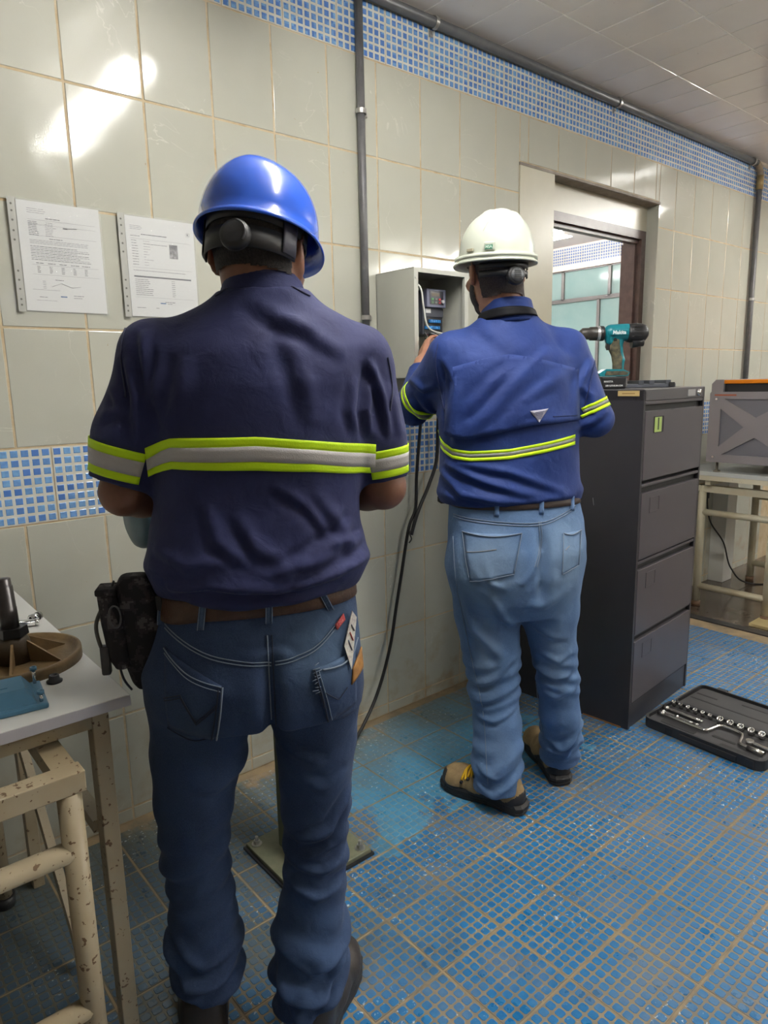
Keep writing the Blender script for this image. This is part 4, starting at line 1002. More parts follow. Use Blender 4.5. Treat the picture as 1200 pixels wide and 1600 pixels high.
    for path, w, amp in (
        ([(-0.197, 1.391), (-0.211, 1.308), (-0.201, 1.207)], .014, .010), ([(0.070, 1.487), (-0.043, 1.384), (-0.121, 1.287), (-0.181, 1.248)], .016, .012), ([(0.013, 1.460), (-0.102, 1.386), (-0.171, 1.308)], .014, .010), ([(0.109, 1.420), (0.034, 1.364), (-0.062, 1.287)], .014, .009),
        ([(0.092, 1.343), (-0.003, 1.306), (-0.121, 1.243)], .010, .007), ([(-0.162, 1.580), (-0.084, 1.520), (0.013, 1.460)], .02, .004), ([(0.201, 1.455), (0.157, 1.381), (0.132, 1.285)], .012, .009), ([(-0.241, 1.467), (-0.201, 1.387), (-0.197, 1.308)], .012, .008),
        ([(-0.263, 1.135), (-0.181, 1.063), (-0.059, 1.044)], .012, .010), ([(-0.242, 1.156), (-0.120, 1.105), (0.041, 1.055)], .012, .010), ([(-0.201, 1.162), (-0.040, 1.130), (0.119, 1.066)], .012, .008), ([(-0.119, 1.043), (0.021, 1.041), (0.158, 1.046)], .009, .006),
        ([(-0.364, 1.411), (-0.313, 1.370), (-0.262, 1.389)], .012, .010), ([(-0.344, 1.370), (-0.303, 1.309), (-0.262, 1.289)], .012, .010), ([(-0.365, 1.340), (-0.334, 1.289), (-0.283, 1.279)], .010, .008), ([(0.142, 1.245), (0.199, 1.265), (0.244, 1.303)], .012, .008), ([(0.157, 1.381), (0.196, 1.342), (0.207, 1.284)], .012, .008)):
        D += fold(V, path, w, amp, (-1, .12))
    D += .006*np.exp(-((V[:, 2]-1.055)/.018)**2)*(.6+.6*np.sin(V[:, 0]*33+V[:, 1]*21))
    V = V+Nn*D[:, None]; V = lap(V, F, .25); sh = np_mesh('shirt', V, F, M_ROYAL, p); S = Surf(V, F)
    # collar with black lanyard band
    def ring(r0, r1, z0, z1, tilt, n=40, rows=4, a0=0):
        return [[Vector((-.062+(r0+(r1-r0)*i/rows)*math.cos(2*PI*k/n), (r0+(r1-r0)*i/rows)*.95*math.sin(2*PI*k/n), z0+(z1-z0)*i/rows-tilt*math.sin(2*PI*k/n+.35)*(.4+.6*i/rows)+.012*math.cos(2*PI*k/n))) for k in range(n)] for i in range(rows+1)]
    sheet('collar', ring(.090, .074, 1.560, 1.622, .016), M_ROYAL, sh, .004, closed=True)
    sheet('neck_strap', ring(.0935, .087, 1.574, 1.592, .018), mat('black_webbing', (0.004, .004, .006), .6, spec=.15), p, .003, closed=True)
    # vented cape of the back, with the edge standing off the shirt
    cz = lambda a: np.interp(a, [(-0.239, 2.467)[0] if False else -.25, (-0.171, 1.227)[0], (0.017, 1.276)[0], (0.155, 1.271)[0]], [(-0.252, 1.244)[1], (-0.171, 1.227)[1], (0.017, 1.266)[1], (0.155, 1.273)[1]])
    g = []
    for i in range(15):
        r = []
        for k in range(33):
            a = -.235+(.155+.235)*k/32; z1 = cz(a); z0 = 1.47-.35*abs(a+.05)**1.3; z = z0+(z1-z0)*i/14
            r.append(S.back(a, z, .0002+.011*(i/14)**2))
        g.append(r)
    cape = sheet('back_vent_flap', g, M_ROYAL, sh, .003)
    Sc = Surf(np.array([list(v.co) for v in cape.data.vertices]), np.array([list(f.vertices) for f in cape.data.polygons if len(f.vertices) == 4])) if cape else S
    stitches(Sc, [(0.078, 1.289), (0.113, 1.289), (0.154, 1.288)], M_RSEAM, cape, .0011, .001)
    tri = [(0.012, 1.307), (0.064, 1.313), (0.038, 1.274)]; g = []
    for i in range(6):
        t = i/5; L_ = Vector(tri[0])*(1-t)+Vector(tri[2])*t; R_ = Vector(tri[1])*(1-t)+Vector(tri[2])*t
        g.append([(lambda q: q)(Sc.back(L_.x*(1-u)+R_.x*u, L_.y*(1-u)+R_.y*u, .002)) for u in (0, .25, .5, .75, 1)])
    pt = sheet('triangular_patch', g, mat('patch_grey', (0.36, .35, .42), .6), sh, .0015)
    for i in range(5):
        t = .18+.13*i; L_ = Vector(tri[0])*(1-t)+Vector(tri[2])*t; R_ = Vector(tri[1])*(1-t)+Vector(tri[2])*t
        pts = [Sc.back(L_.x*(1-u)+R_.x*u, L_.y*(1-u)+R_.y*u, .0028) for u in (.2, .35, .5, .65, .8)]
        if pt and None not in pts: mb = MB(); mb.tube(pts, .0009, 4); mb.build('printed_line', mat('patch_print', (.04, .05, .14), .7) if i == 0 else bpy.data.materials['patch_print'], pt)
    # narrow tape: lime - dark - lime
    def tape(top, dz0, dz1, m, nm, off, x0, x1, n=30):
        g = []
        for i in range(3):
            r = []
            for k in range(n+1):
                a = x0+(x1-x0)*k/n; z = np.interp(a, [q[0] for q in top], [q[1] for q in top])-(dz0+(dz1-dz0)*i/2); r.append(S.back(a, z, off))
            g.append(r)
        sheet(nm, g, m, sh, .0015)
    T = [(-0.275, 1.260), (-0.248, 1.219), (-0.211, 1.199), (-0.161, 1.193), (-0.041, 1.199), (0.057, 1.214), (0.154, 1.232)]
    for z0, z1, m, nm in ((0, .009, M_LIME, 'lime_stripe'), (.009, .020, M_SILVER2, 'grey_stripe'), (.020, .030, M_LIME, 'lime_stripe')): tape(T, z0, z1, m, nm, .0032, (-0.271, 1.248)[0]+.004, (0.150, 1.232)[0]-.004)
    for c, ax, lim, t0, sgn in (((-.335, .050, 1.350), (-.70, .62, -.62), -.26, .0, -1), ((.190, .071, 1.318), (.41, -.02, -.95), .16, -.0, 1)):
        for z0, z1, m, nm in ((0, .009, M_LIME, 'lime_stripe'), (.009, .020, M_SILVER2, 'grey_stripe'), (.020, .030, M_LIME, 'lime_stripe')):
            g = ring_band(S, c, ax, 0, t0+z0, t0+z1, 44, 2, .0032)
            g = [[q if (q is not None and (q-Vector(c)).length < .10 and (q.x-lim)*sgn > 0) else None for q in r] for r in g]
            sheet(nm, g, m, sh, .0015, closed=True)
    for a in ([(-0.257, 1.506), (-0.262, 1.428), (-0.238, 1.308)], [(0.205, 1.455), (0.189, 1.380), (0.173, 1.304)]): stitches(S, a, M_RSEAM, sh, .0016)
    # jeans
    j = Field((-.34, -.30, .02), (.32, .34, 1.07), .0055)
    j.stack([(.66, -.010, -.02, .165, .11, PS), (.72, -.020, -.03, .195, .140, PS), (.80, -.025, -.035, .215, .158, PS), (.88, -.022, -.030, .220, .158, PS), (.96, -.025, -.014, .214, .148, PS), (1.05, -.035, 0, .205, .142, PS)], .01, ex=2.4)
    lc = [(-.122, -.045, .82), (-.112, -.040, .66), (-.096, -.032, .50), (-.088, -.032, .40), (-.076, -.050, .28), (-.072, -.070, .18), (-.070, -.082, .06)]; lr = [.120, .104, .090, .082, .076, .079, .083]
    rc = [(.082, .015, .82), (.084, .020, .66), (.108, .035, .50), (.122, .045, .40), (.132, .065, .28), (.142, .10, .18), (.138, .118, .075)]; rr = [.112, .094, .072, .068, .066, .068, .068]
    for C_, R_ in ((lc, lr), (rc, rr)):
        for i in range(len(C_)-1): j.cap(C_[i], C_[i+1], R_[i], R_[i+1], .022, endcut=(0.0 if i == len(C_)-2 else None))
    V, F = j.mesh(2); Nn = normals(V, F); x, y, z = V.T; right = x > .03
    D = .0024*wnoise(V, 32, 41)*.6+.0016*wnoise(V, 85, 42)*.4
    D += .0042*np.exp(-((z-.43)/.09)**2)*np.sin(z*120+x*34*np.where(right, 1, -1)+y*10+2.2*wnoise(V, 14, 77))*sstep(-y, -.10, .0)
    D += sstep(-z, -.28, -.16)*.0065*np.sin(z*84+2.6*np.sin(x*20+y*15)+np.where(right, 1.5, 0)+2.0*wnoise(V, 12, 78))
    for path, w, amp in (
        ([(-0.184, 0.753), (-0.148, 0.634), (-0.052, 0.527)], .018, .012), ([(-0.096, 0.768), (-0.054, 0.682), (-0.012, 0.640)], .014, .010), ([(-0.147, 0.430), (-0.094, 0.456), (-0.021, 0.529)], .010, .008), ([(-0.168, 0.371), (-0.093, 0.388), (-0.009, 0.428)], .010, .009),
        ([(-0.157, 0.325), (-0.082, 0.319), (-0.004, 0.360)], .009, .007), ([(0.052, 0.533), (0.114, 0.504), (0.160, 0.529)], .010, .008), ([(0.049, 0.466), (0.105, 0.436), (0.176, 0.463)], .010, .009), ([(0.059, 0.387), (0.117, 0.369), (0.188, 0.408)], .010, .008),
        ([(-0.145, 0.100), (-0.079, 0.070), (0.000, 0.138)], .012, .014), ([(-0.139, 0.172), (-0.069, 0.131), (0.001, 0.185)], .011, .010), ([(0.080, 0.192), (0.143, 0.163), (0.211, 0.239)], .012, .016), ([(0.091, 0.146), (0.155, 0.129), (0.195, 0.180)], .010, .010),
        ([(-0.004, 0.793), (0.025, 0.836), (0.054, 0.900)], .014, .007), ([(0.007, 0.728), (0.068, 0.720), (0.146, 0.777)], .016, .006), ([(-0.170, 0.895), (-0.118, 0.810), (-0.035, 0.781)], .012, .004), ([(-0.118, 0.875), (-0.086, 0.800), (-0.055, 0.791)], .01, .005), ([(0.019, 0.642), (0.091, 0.591), (0.152, 0.583)], .014, .006)):
        D += fold(V, path, w, amp, (-1, .12))
    # groove between the buttocks, along the body's own midline
    mid = (x+.024)*cs+(y+.0)*sn; D -= .022*np.exp(-((mid-.012)/.016)**2)*sstep(-y, .02, .08)*sstep(z, .70, .78)*(1-sstep(z, .90, .97))
    D = np.where(V[:, 2] < .34, np.maximum(D, -.005), D)*(.25+.75*sstep(V[:, 2], .07, .12)); V = V+Nn*D[:, None]; V = lap(V, F, .3); je = np_mesh('jeans', V, F, M_JEAN2, p); J = Surf(V, F)
    g = []
    for i in range(4):
        r = []
        for k in range(72):
            t = 2*PI*k/72; d = Vector((math.cos(t), math.sin(t), 0)); z = 1.052-.034*i/3; q = J.ray((-.033, 0, min(z, 1.042)), d, .004); r.append(None if q is None else Vector((q.x, q.y, z)))
        g.append(r)
    be = sheet('belt', g, mat('dark_brown_belt', (0.05, .032, .026), .5), p, .004, closed=True)
    e = (-0.226, 0.983); mb = MB(); q0 = Vector((-.222, .02, 1.020)); pts = [q0+Vector((-.012*i, .004*i, -.0012*i)) for i in range(6)]
    gg = [[q+Vector((0, 0, dz*(1 if i < 5 else .5))) for dz in (-.016, 0, .016)] for i, q in enumerate(pts)]
    sheet('belt_end', gg, M_BELT2, be, .004)
    for a, z in (((-0.079, 1.023)[0], 0), ((0.051, 1.025)[0], 0), ((0.143, 1.026)[0], 0)):
        g = []
        for i in range(6):
            zz = 1.045-.045*i/5; q = J.back(a, min(zz, 1.04), 0)
            if q: g.append([Vector((a+dx, q.y-(.009 if i < 5 else .003), zz)) for dx in (-.007, 0, .007)])
        if len(g) > 1: sheet('belt_loop', g, M_JEAN2, je, .002)
    for dz in (0, -.007):
        stitches(J, [(q[0], q[1]+dz) for q in ((-0.212, 0.995), (-0.073, 0.984), (0.046, 0.977), (0.114, 0.996), (0.153, 1.015))], M_SEAM, je, .0012)
    for dx in (0, -.006): stitches(J, [(q[0]+dx, q[1]) for q in ((0.049, 0.981), (0.053, 0.912), (0.039, 0.852))], M_SEAM, je, .0012)
    c = [(-0.179, 0.950), (-0.006, 0.946), (-0.018, 0.847), (-0.159, 0.809)]
    for c in ([(-0.179, 0.950), (-0.006, 0.950), (-0.027, 0.834), (-0.155, 0.805)], [(0.115, 0.940), (0.169, 0.940), (0.163, 0.838), (0.113, 0.820)]):
        po = sheet('back_pocket', quadpatch(J, c[0], c[3], c[2], c[1], 14, 14, .0035), M_JEAN2, je, .0035)
        c = [(q[0], q[1]) for q in c]
        stitches(J, [c[0], ((c[0][0]+c[1][0])/2, (c[0][1]+c[1][1])/2-.008), c[1]], M_SEAM, po, .0020, .0055)
        for a, d in ((c[0], c[3]), (c[1], c[2]), (c[3], c[2])): stitches(J, [a, d], M_SEAM, po, .0013, .005, curve=False); 
        stitches(J, [(c[0][0]*.72+c[3][0]*.28+.006, c[0][1]*.6+c[3][1]*.4), (c[0][0]*.3+c[1][0]*.7-.02, c[0][1]*.6+c[2][1]*.4+.003)], M_SEAMT, po, .0008, .005, curve=False)
    stitches(J, [(-0.213, 0.926), (-0.192, 0.714), (-0.150, 0.496), (-0.118, 0.341), (-0.099, 0.110)], M_SEAM, je, .0012, .001)
    stitches(J, [(0.050, 0.398), (0.060, 0.307), (0.076, 0.192)], M_SEAM, je, .0012, .001)
    boot(p, (.020, -.118), (-.262, .008), 0, M_BOOTT, M_SOLET, laces=True); boot(p, (.148, .062), (.040, .350), 0, M_BOOTT, M_SOLET, laces=False)
    return p, HM, J
PER2, HM2, J2 = worker_two()
# ------------------------------------------------------------------ hard hats
def hard_hat(label, M, per, shell_m, sc, visor, ridge, white):
    """M: head matrix in the wearer's frame. Shell about the head: X right, Y forward, Z up, rim plane near z=.035"""
    T = thing('hard_hat', label, 'helmet'); T.matrix_world = per.matrix_basis @ M
    rx, ry, hz = sc; NA = 72
    def pt(phi, t, off=0.0):
        x, y = math.cos(phi), math.sin(phi); s_ = math.sin(t**.9*PI/2)
        rr = max(0, 1-s_**2.35)**(1/2.2)
        X, Y, Z = rx*x*rr, ry*y*rr, hz*s_
        f = 0
        if t > .18:
            for cx, w, a in ridge: f += a*math.exp(-((X-cx)/w)**2)*min(1, (t-.18)/.25)*(1 if Y > -.085 else max(0, 1-( -.085-Y)/.03))
        n = Vector((X/rx**2, Y/ry**2, Z/hz**2)).normalized()
        return Vector((X, Y, Z))+n*(f+off)
    def flange(phi):
        f = math.sin(phi); return .007+(visor*(max(0, f)**2.2))+(.004 if white else 0.0)
    rings = [[pt(2*PI*k/NA, 1-i/16) for k in range(NA)] for i in range(1, 17)]
    def rim(off_r, z):
        r = []
        for k in range(NA):
            a = 2*PI*k/NA; q = pt(a, 0); d = Vector((math.cos(a)/rx, math.sin(a)/ry, 0)).normalized(); fl = flange(a); r.append(Vector((q.x, q.y, 0))+d*fl*off_r+Vector((0, 0, z-(.16*fl if off_r else 0)*max(0, math.sin(a)))))
        return r
    rings += [rim(.35, -.003), rim(.9, -.006), rim(1, -.009), rim(.95, -.013), rim(.4, -.010)]
    rings += [[pt(2*PI*k/NA, i/12, -.0035)+Vector((0, 0, -.004 if i == 0 else 0)) for k in range(NA)] for i in range(0, 12)]
    vs = [pt(0, 1)]+[q for r in rings for q in r]+[pt(0, 1, -.004)]; fs = [(0, 1+k, 1+(k+1) % NA) for k in range(NA)]
    for i in range(len(rings)-1):
        for k in range(NA): a = 1+i*NA; fs.append((a+k, a+NA+k, a+NA+(k+1) % NA, a+(k+1) % NA))
    a = 1+(len(rings)-1)*NA; fs += [(a+k, len(vs)-1, a+(k+1) % NA) for k in range(NA)]
    Z0 = Matrix.Translation((0, 0, .030)); mb = MB(); mb.add(vs, fs, 0, True, Z0); sh = mb.build('shell', shell_m, T)
    if white:   # rain gutter lip round the sides and back, accessory slots, badge
        lp = [Z0 @ (pt(PI*1.0+PI*k/40*1.0, 0)*1.0) for k in range(41)]
        lp = []
        for k in range(61):
            a = PI*.86+PI*1.28*k/60; q = pt(a, 0); d = Vector((math.cos(a)/rx, math.sin(a)/ry, 0)).normalized(); lp.append(Z0 @ (q+d*(flange(a)-.0015)+Vector((0, 0, -.002))))
        g = [[q+Vector((0, 0, h)) for q in lp] for h in (0, .012)]
        mb = MB(); n = len(lp)
        for h0, h1 in ((0, .012),):
            A = [q for q in lp]; Bq = [q+Vector((0, 0, .012)) for q in lp]; Cq = [q*1.0+Vector((-q.x*.02, -q.y*.02, .012)) for q in lp]; Dq = [q+Vector((-q.x*.02, -q.y*.02, 0)) for q in lp]
            allv = A+Bq+Cq+Dq; f = []
            for i in range(n-1):
                for u, v in ((0, 1), (1, 2), (2, 3), (3, 0)): f.append((u*n+i, u*n+i+1, v*n+i+1, v*n+i))
            mb.add(allv, f, 0, True)
        mb.build('rain_gutter', shell_m, T)
        for a, nm in ((PI*1.27, 'badge_side'), (PI*1.10, 'slot')):
            q = Z0 @ pt(a, .09, .004); nx = Vector((math.cos(a)/rx, math.sin(a)/ry, .0)).normalized(); tx = Vector((0, 0, 1)).cross(nx)
            FM = frameM(q, tx, Vector((0, 0, 1)))
            if nm == 'badge_side':
                mb = MB(); mb.box((0, 0, 0), (.032, .024, .009), M=FM, bev=.003); bd = mb.build('badge_holder', shell_m, T)
                mb = MB(); mb.box((0, -.002, .0047), (.023, .012, .001), M=FM); bg = mb.build('badge', mat('badge_green', (0.05, .22, .13), .4), bd)
                text('MSA', .0105, mat('badge_letters', (.62, .78, .66), .5), bd, FM @ Matrix.Translation((0, -.002, .0054)), bold=.0003)
            else:
                mb = MB(); mb.box((0, -.004, 0), (.026, .008, .006), M=FM, bev=.001); mb.build('accessory_slot', mat('slot_beige', (.42, .38, .27), .6), T)
        mb = MB(); sp = [Z0 @ pt(PI*1.20+.015*k, .30+.022*k-(.03 if k > 6 else 0), .0004) for k in range(9)]; mb.tube(sp, .0007, 4); mb.build('scratch', mat('scratch_grey', (.45, .46, .42), .7), T)
    # suspension: sweat band, nape strap, ratchet dial
    mk = mat('black_suspension', (0.012, .012, .014), .5) if white else mat('dark_suspension', (0.017, .017, .019), .5)
    def band(z0, z1, r_x, r_y, a0, a1, m, nm, drop=0, th=.0025, n=60):
        g = []
        for i in range(3):
            r = []
            for k in range(n+1):
                a = a0+(a1-a0)*k/n; dz = drop*(max(0, -math.sin(a)))**2; r.append(Vector((r_x*math.cos(a), r_y*math.sin(a)-.008, z0+(z1-z0)*i/2+dz)))
            g.append(r)
        ms = MB(); V = [q for r in g for q in r]+[Vector((q.x*(1+.03), q.y*(1+.03), q.z)) for r in g for q in r]; w_ = n+1; o = 3*w_; f = []
        for i in range(2):
            for k in range(n): f.append((i*w_+k, i*w_+k+1, (i+1)*w_+k+1, (i+1)*w_+k)); f.append((o+i*w_+k, o+(i+1)*w_+k, o+(i+1)*w_+k+1, o+i*w_+k+1))
        for k in range(n): f.append((k, o+k, o+k+1, k+1)); f.append((2*w_+k, 2*w_+k+1, o+2*w_+k+1, o+2*w_+k))
        for i in range(2): f.append((i*w_, (i+1)*w_, o+(i+1)*w_, o+i*w_)); f.append((i*w_+n, o+i*w_+n, o+(i+1)*w_+n, (i+1)*w_+n))
        ms.add(V, f, 0, True); return ms.build(nm, m, T)
    hx, hy = .083, .106
    band(.014, .046, hx, hy, 0, 2*PI, mk, 'sweat_band')
    if not white:
        band(-.030, .006, hx, hy, PI*1.08, PI*1.92, mk, 'nape_strap', drop=-.004)
        for a, m in ((PI*1.86, mat('grey_plastic', (0.10, .10, .13), .5)), (PI*1.14, mk)):
            band(-.026, .03, hx+.003, hy+.003, a-.16, a+.16, m, 'side_bracket', n=8)
        dq = Vector((.010, -.1225, -.020)); mb = MB(); mb.lathe([(0, -.008), (.024, -.008), (.026, .0), (.024, .010), (.017, .012), (0, .0125)], (0, 0, 0), n=28, M=frameM(dq, (1, 0, 0), (0, 0.15, 1))); mb.build('ratchet_dial', mk, T)
        mb = MB(); mb.tube([dq+Vector((.021*math.cos(t), -.012, .021*math.sin(t))) for t in np.linspace(-.6, 1.4, 12)], .0018, 6); mb.build('dial_rim', mat('glossy_black', (.10, .10, .11), .15), T)
    else:
        band(-.024, -.006, hx, hy, PI*1.12, PI*1.88, mk, 'nape_strap'); band(.0, .016, hx, hy, PI*1.12, PI*1.88, mk, 'nape_strap_top')
        dq = Vector((.004, -.119, -.022)); FMd = frameM(dq, (1, 0, 0), (0, .1, 1))
        mb = MB(); mb.lathe([(0, -.012), (.026, -.012), (.028, 0), (.026, .005), (.021, .007), (0, .007)], n=28, M=FMd); dl = mb.build('ratchet_dial', mk, T)
        mb = MB(); mb.lathe([(0, .0), (.0195, .0), (.019, .010), (.0, .0105)], n=24, M=FMd); mb.build('dial_cap', mat('dial_grey', (.10, .105, .11), .5), dl)
        for k in range(5): mb = MB(); mb.box((0, -.010+.005*k, .0107), (.022, .0016, .001), M=FMd); mb.build('dial_rib', mk, dl)
        mb = MB(); mb.box((-.012, -.110, .026), (.022, .006, .007)); mb.build('green_tag', mat('tag_green', (.14, .50, .03), .5), T)
    return T
M_HATB = mat('blue_plastic', (0.022, 0.105, 0.62), .22, coat=.4)
M_HATW = mat('white_plastic', (0.60, 0.63, 0.54), .38, noise=(14, .5, (0.55, .58, .49)))
hard_hat('glossy blue hard hat with short peak worn by the man in navy shirt', HM1, PER1, M_HATB, (.104, .126, .122), .032, [(0, .034, .005)], False)
hard_hat('scuffed white hard hat with ribbed crown worn by the bearded man', HM2 @ Matrix.Translation((0, 0, .004)) @ Matrix.Rotation(.10, 4, 'X'), PER2, M_HATW, (.107, .130, .140), .020, [(-.032, .007, .0045), (.032, .007, .0045), (0, .022, .0055)], True)
# ================================================================== THINGS ON THE WALL
M_STEELD = mat('dark_painted_conduit', (0.085, 0.085, 0.09), .4, noise=(20, .5, (0.13, .13, .13)))
M_GALV = mat('galvanised_steel', (0.50, 0.49, 0.47), .35, metal=.8, noise=(50, .6, (.40, .39, .36)))
M_BRASS = mat('old_brass', (0.40, 0.30, 0.14), .4, metal=.6)
M_CHROME = mat('chrome', (0.72, 0.72, 0.73), .12, metal=1.0)
M_BLACK = mat('black_plastic', (0.018, .018, .020), .45); M_CABLE = mat('black_cable_sheath', (0.012, .012, .013), .5)
M_WHITEC = mat('white_cable_sheath', (0.68, .68, .62), .5)
M_SCREW = mat('screw_steel', (.45, .45, .43), .3, metal=.9)
def clamp(parent, c, r, ax, name='pipe_clamp'):
    mb = MB(); n = 16; w_ = .008; u = Vector(ax)
    o = Vector((0, -1, 0)); s_ = u.cross(o)
    pts = [Vector(c)+s_*math.cos(t)*(r+.003)+o*math.sin(t)*(r+.003) for t in np.linspace(-.25, PI+.25, n)]
    g = []
    vs = []; fs = []
    for q in pts:
        d = (q-Vector(c)).normalized()
        for k, (e, h) in enumerate(((0, -w_), (0, w_), (.0025, w_), (.0025, -w_))): vs.append(q+d*e+u*h)
    for i in range(n-1):
        for k in range(4): fs.append((i*4+k, i*4+(k+1) % 4, i*4+4+(k+1) % 4, i*4+4+k))
    fs += [(0, 1, 2, 3), tuple((n-1)*4+k for k in range(4))]
    mb.add(vs, fs, 0, False)
    mb.build(name, M_GALV, parent)
    for sg in (1, -1)[:1]:
        p = Vector(c)+s_*(r+.014)*sg; mb = MB(); mb.box((p.x, -.004-.0, p.z), (.022 if abs(s_.x) > .5 else .016, .010, .016 if abs(s_.x) > .5 else .022), bev=.001); mb.build('clamp_foot', M_GALV, parent)
        mb = MB(); mb.cyl((p.x, -.009, p.z), (p.x, -.013, p.z), .004, n=8); mb.build('screw', M_SCREW, parent)
# vertical conduit near the box
cv = thing('conduit', 'dark vertical conduit running down the tiles between the two hard hats', 'pipe', (1.012, -.019, 0))
mb = MB(); mb.cyl((0, 0, 1.30), (0, 0, 2.708), .0145, n=20); mb.build('pipe', M_STEELD, cv)
for z in (2.347, 1.637): clamp(cv, (0, 0, z), .0145, (0, 0, 1))
for ch in cv.children: 
    if ch.name.startswith(('clamp_foot', 'screw')): ch.location.y += .019
ch_ = thing('conduit', 'thick dark conduit along the ceiling edge turning down at the far end', 'pipe', (0, -.024, 2.733))
mb = MB(); mb.cyl((.62, 0, 0), (4.255, 0, 0), .0185, n=20); mb.build('pipe', M_STEELD, ch_)
mb = MB(); mb.tube([(4.255+.068*math.sin(t), .0, -.068+.068*math.cos(t)) for t in np.linspace(0, PI/2, 10)], .0195, 16); mb.build('elbow', mat('elbow_brown', (.22, .17, .13), .45, noise=(30, .7, (.35, .28, .16))), ch_)
mb = MB(); mb.cyl((4.323, 0, -.065), (4.323, 0, -.15), .021, n=16); mb.build('coupling', M_BRASS, ch_)
mb = MB(); mb.cyl((4.323, 0, -.15), (4.330, 0, -1.75), .017, n=16); mb.build('lower_pipe', M_STEELD, ch_)
for x in (1.375, 2.64, 4.20): clamp(ch_, (x, 0, 0), .0185, (1, 0, 0))
clamp(ch_, (4.326, 0, -.838), .017, (0, 0, 1))
for c in ch_.children:
    if c.name.startswith(('clamp_foot', 'screw')): c.location.y += .024
mb = MB(); mb.box((1.012, -.024, 2.735), (.05, .046, .05), bev=.006); tag(mb.build('junction_box', M_STEELD), 'small junction box where the vertical conduit meets the ceiling conduit', 'junction box')

# documents in punched sleeves
M_PAPER = mat('paper_white', (0.66, 0.67, 0.66), .6); M_INK = mat('printed_ink', (0.13, .13, .145), .8); M_INKL = mat('printed_ink_grey', (0.30, .30, .32), .8)
M_SLEEVE = bpy.data.materials.new('clear_sleeve'); M_SLEEVE.use_nodes = True; _n = M_SLEEVE.node_tree; _b = _n.nodes['Principled BSDF']
_b.inputs['Base Color'].default_value = (.9, .9, .9, 1); _b.inputs['Roughness'].default_value = .12; _b.inputs['Alpha'].default_value = .16
_nz = N(_n, 'ShaderNodeTexNoise', Scale=18.0, Detail=3.0, Distortion=1.0); _bp = N(_n, 'ShaderNodeBump', Strength=.9, Distance=.004); _n.links.new(_nz.outputs[0], _bp.inputs['Height']); _n.links.new(_bp.outputs[0], _b.inputs['Normal'])
M_STRIP = mat('punched_strip', (0.50, .50, .46), .3, Alpha=.85)
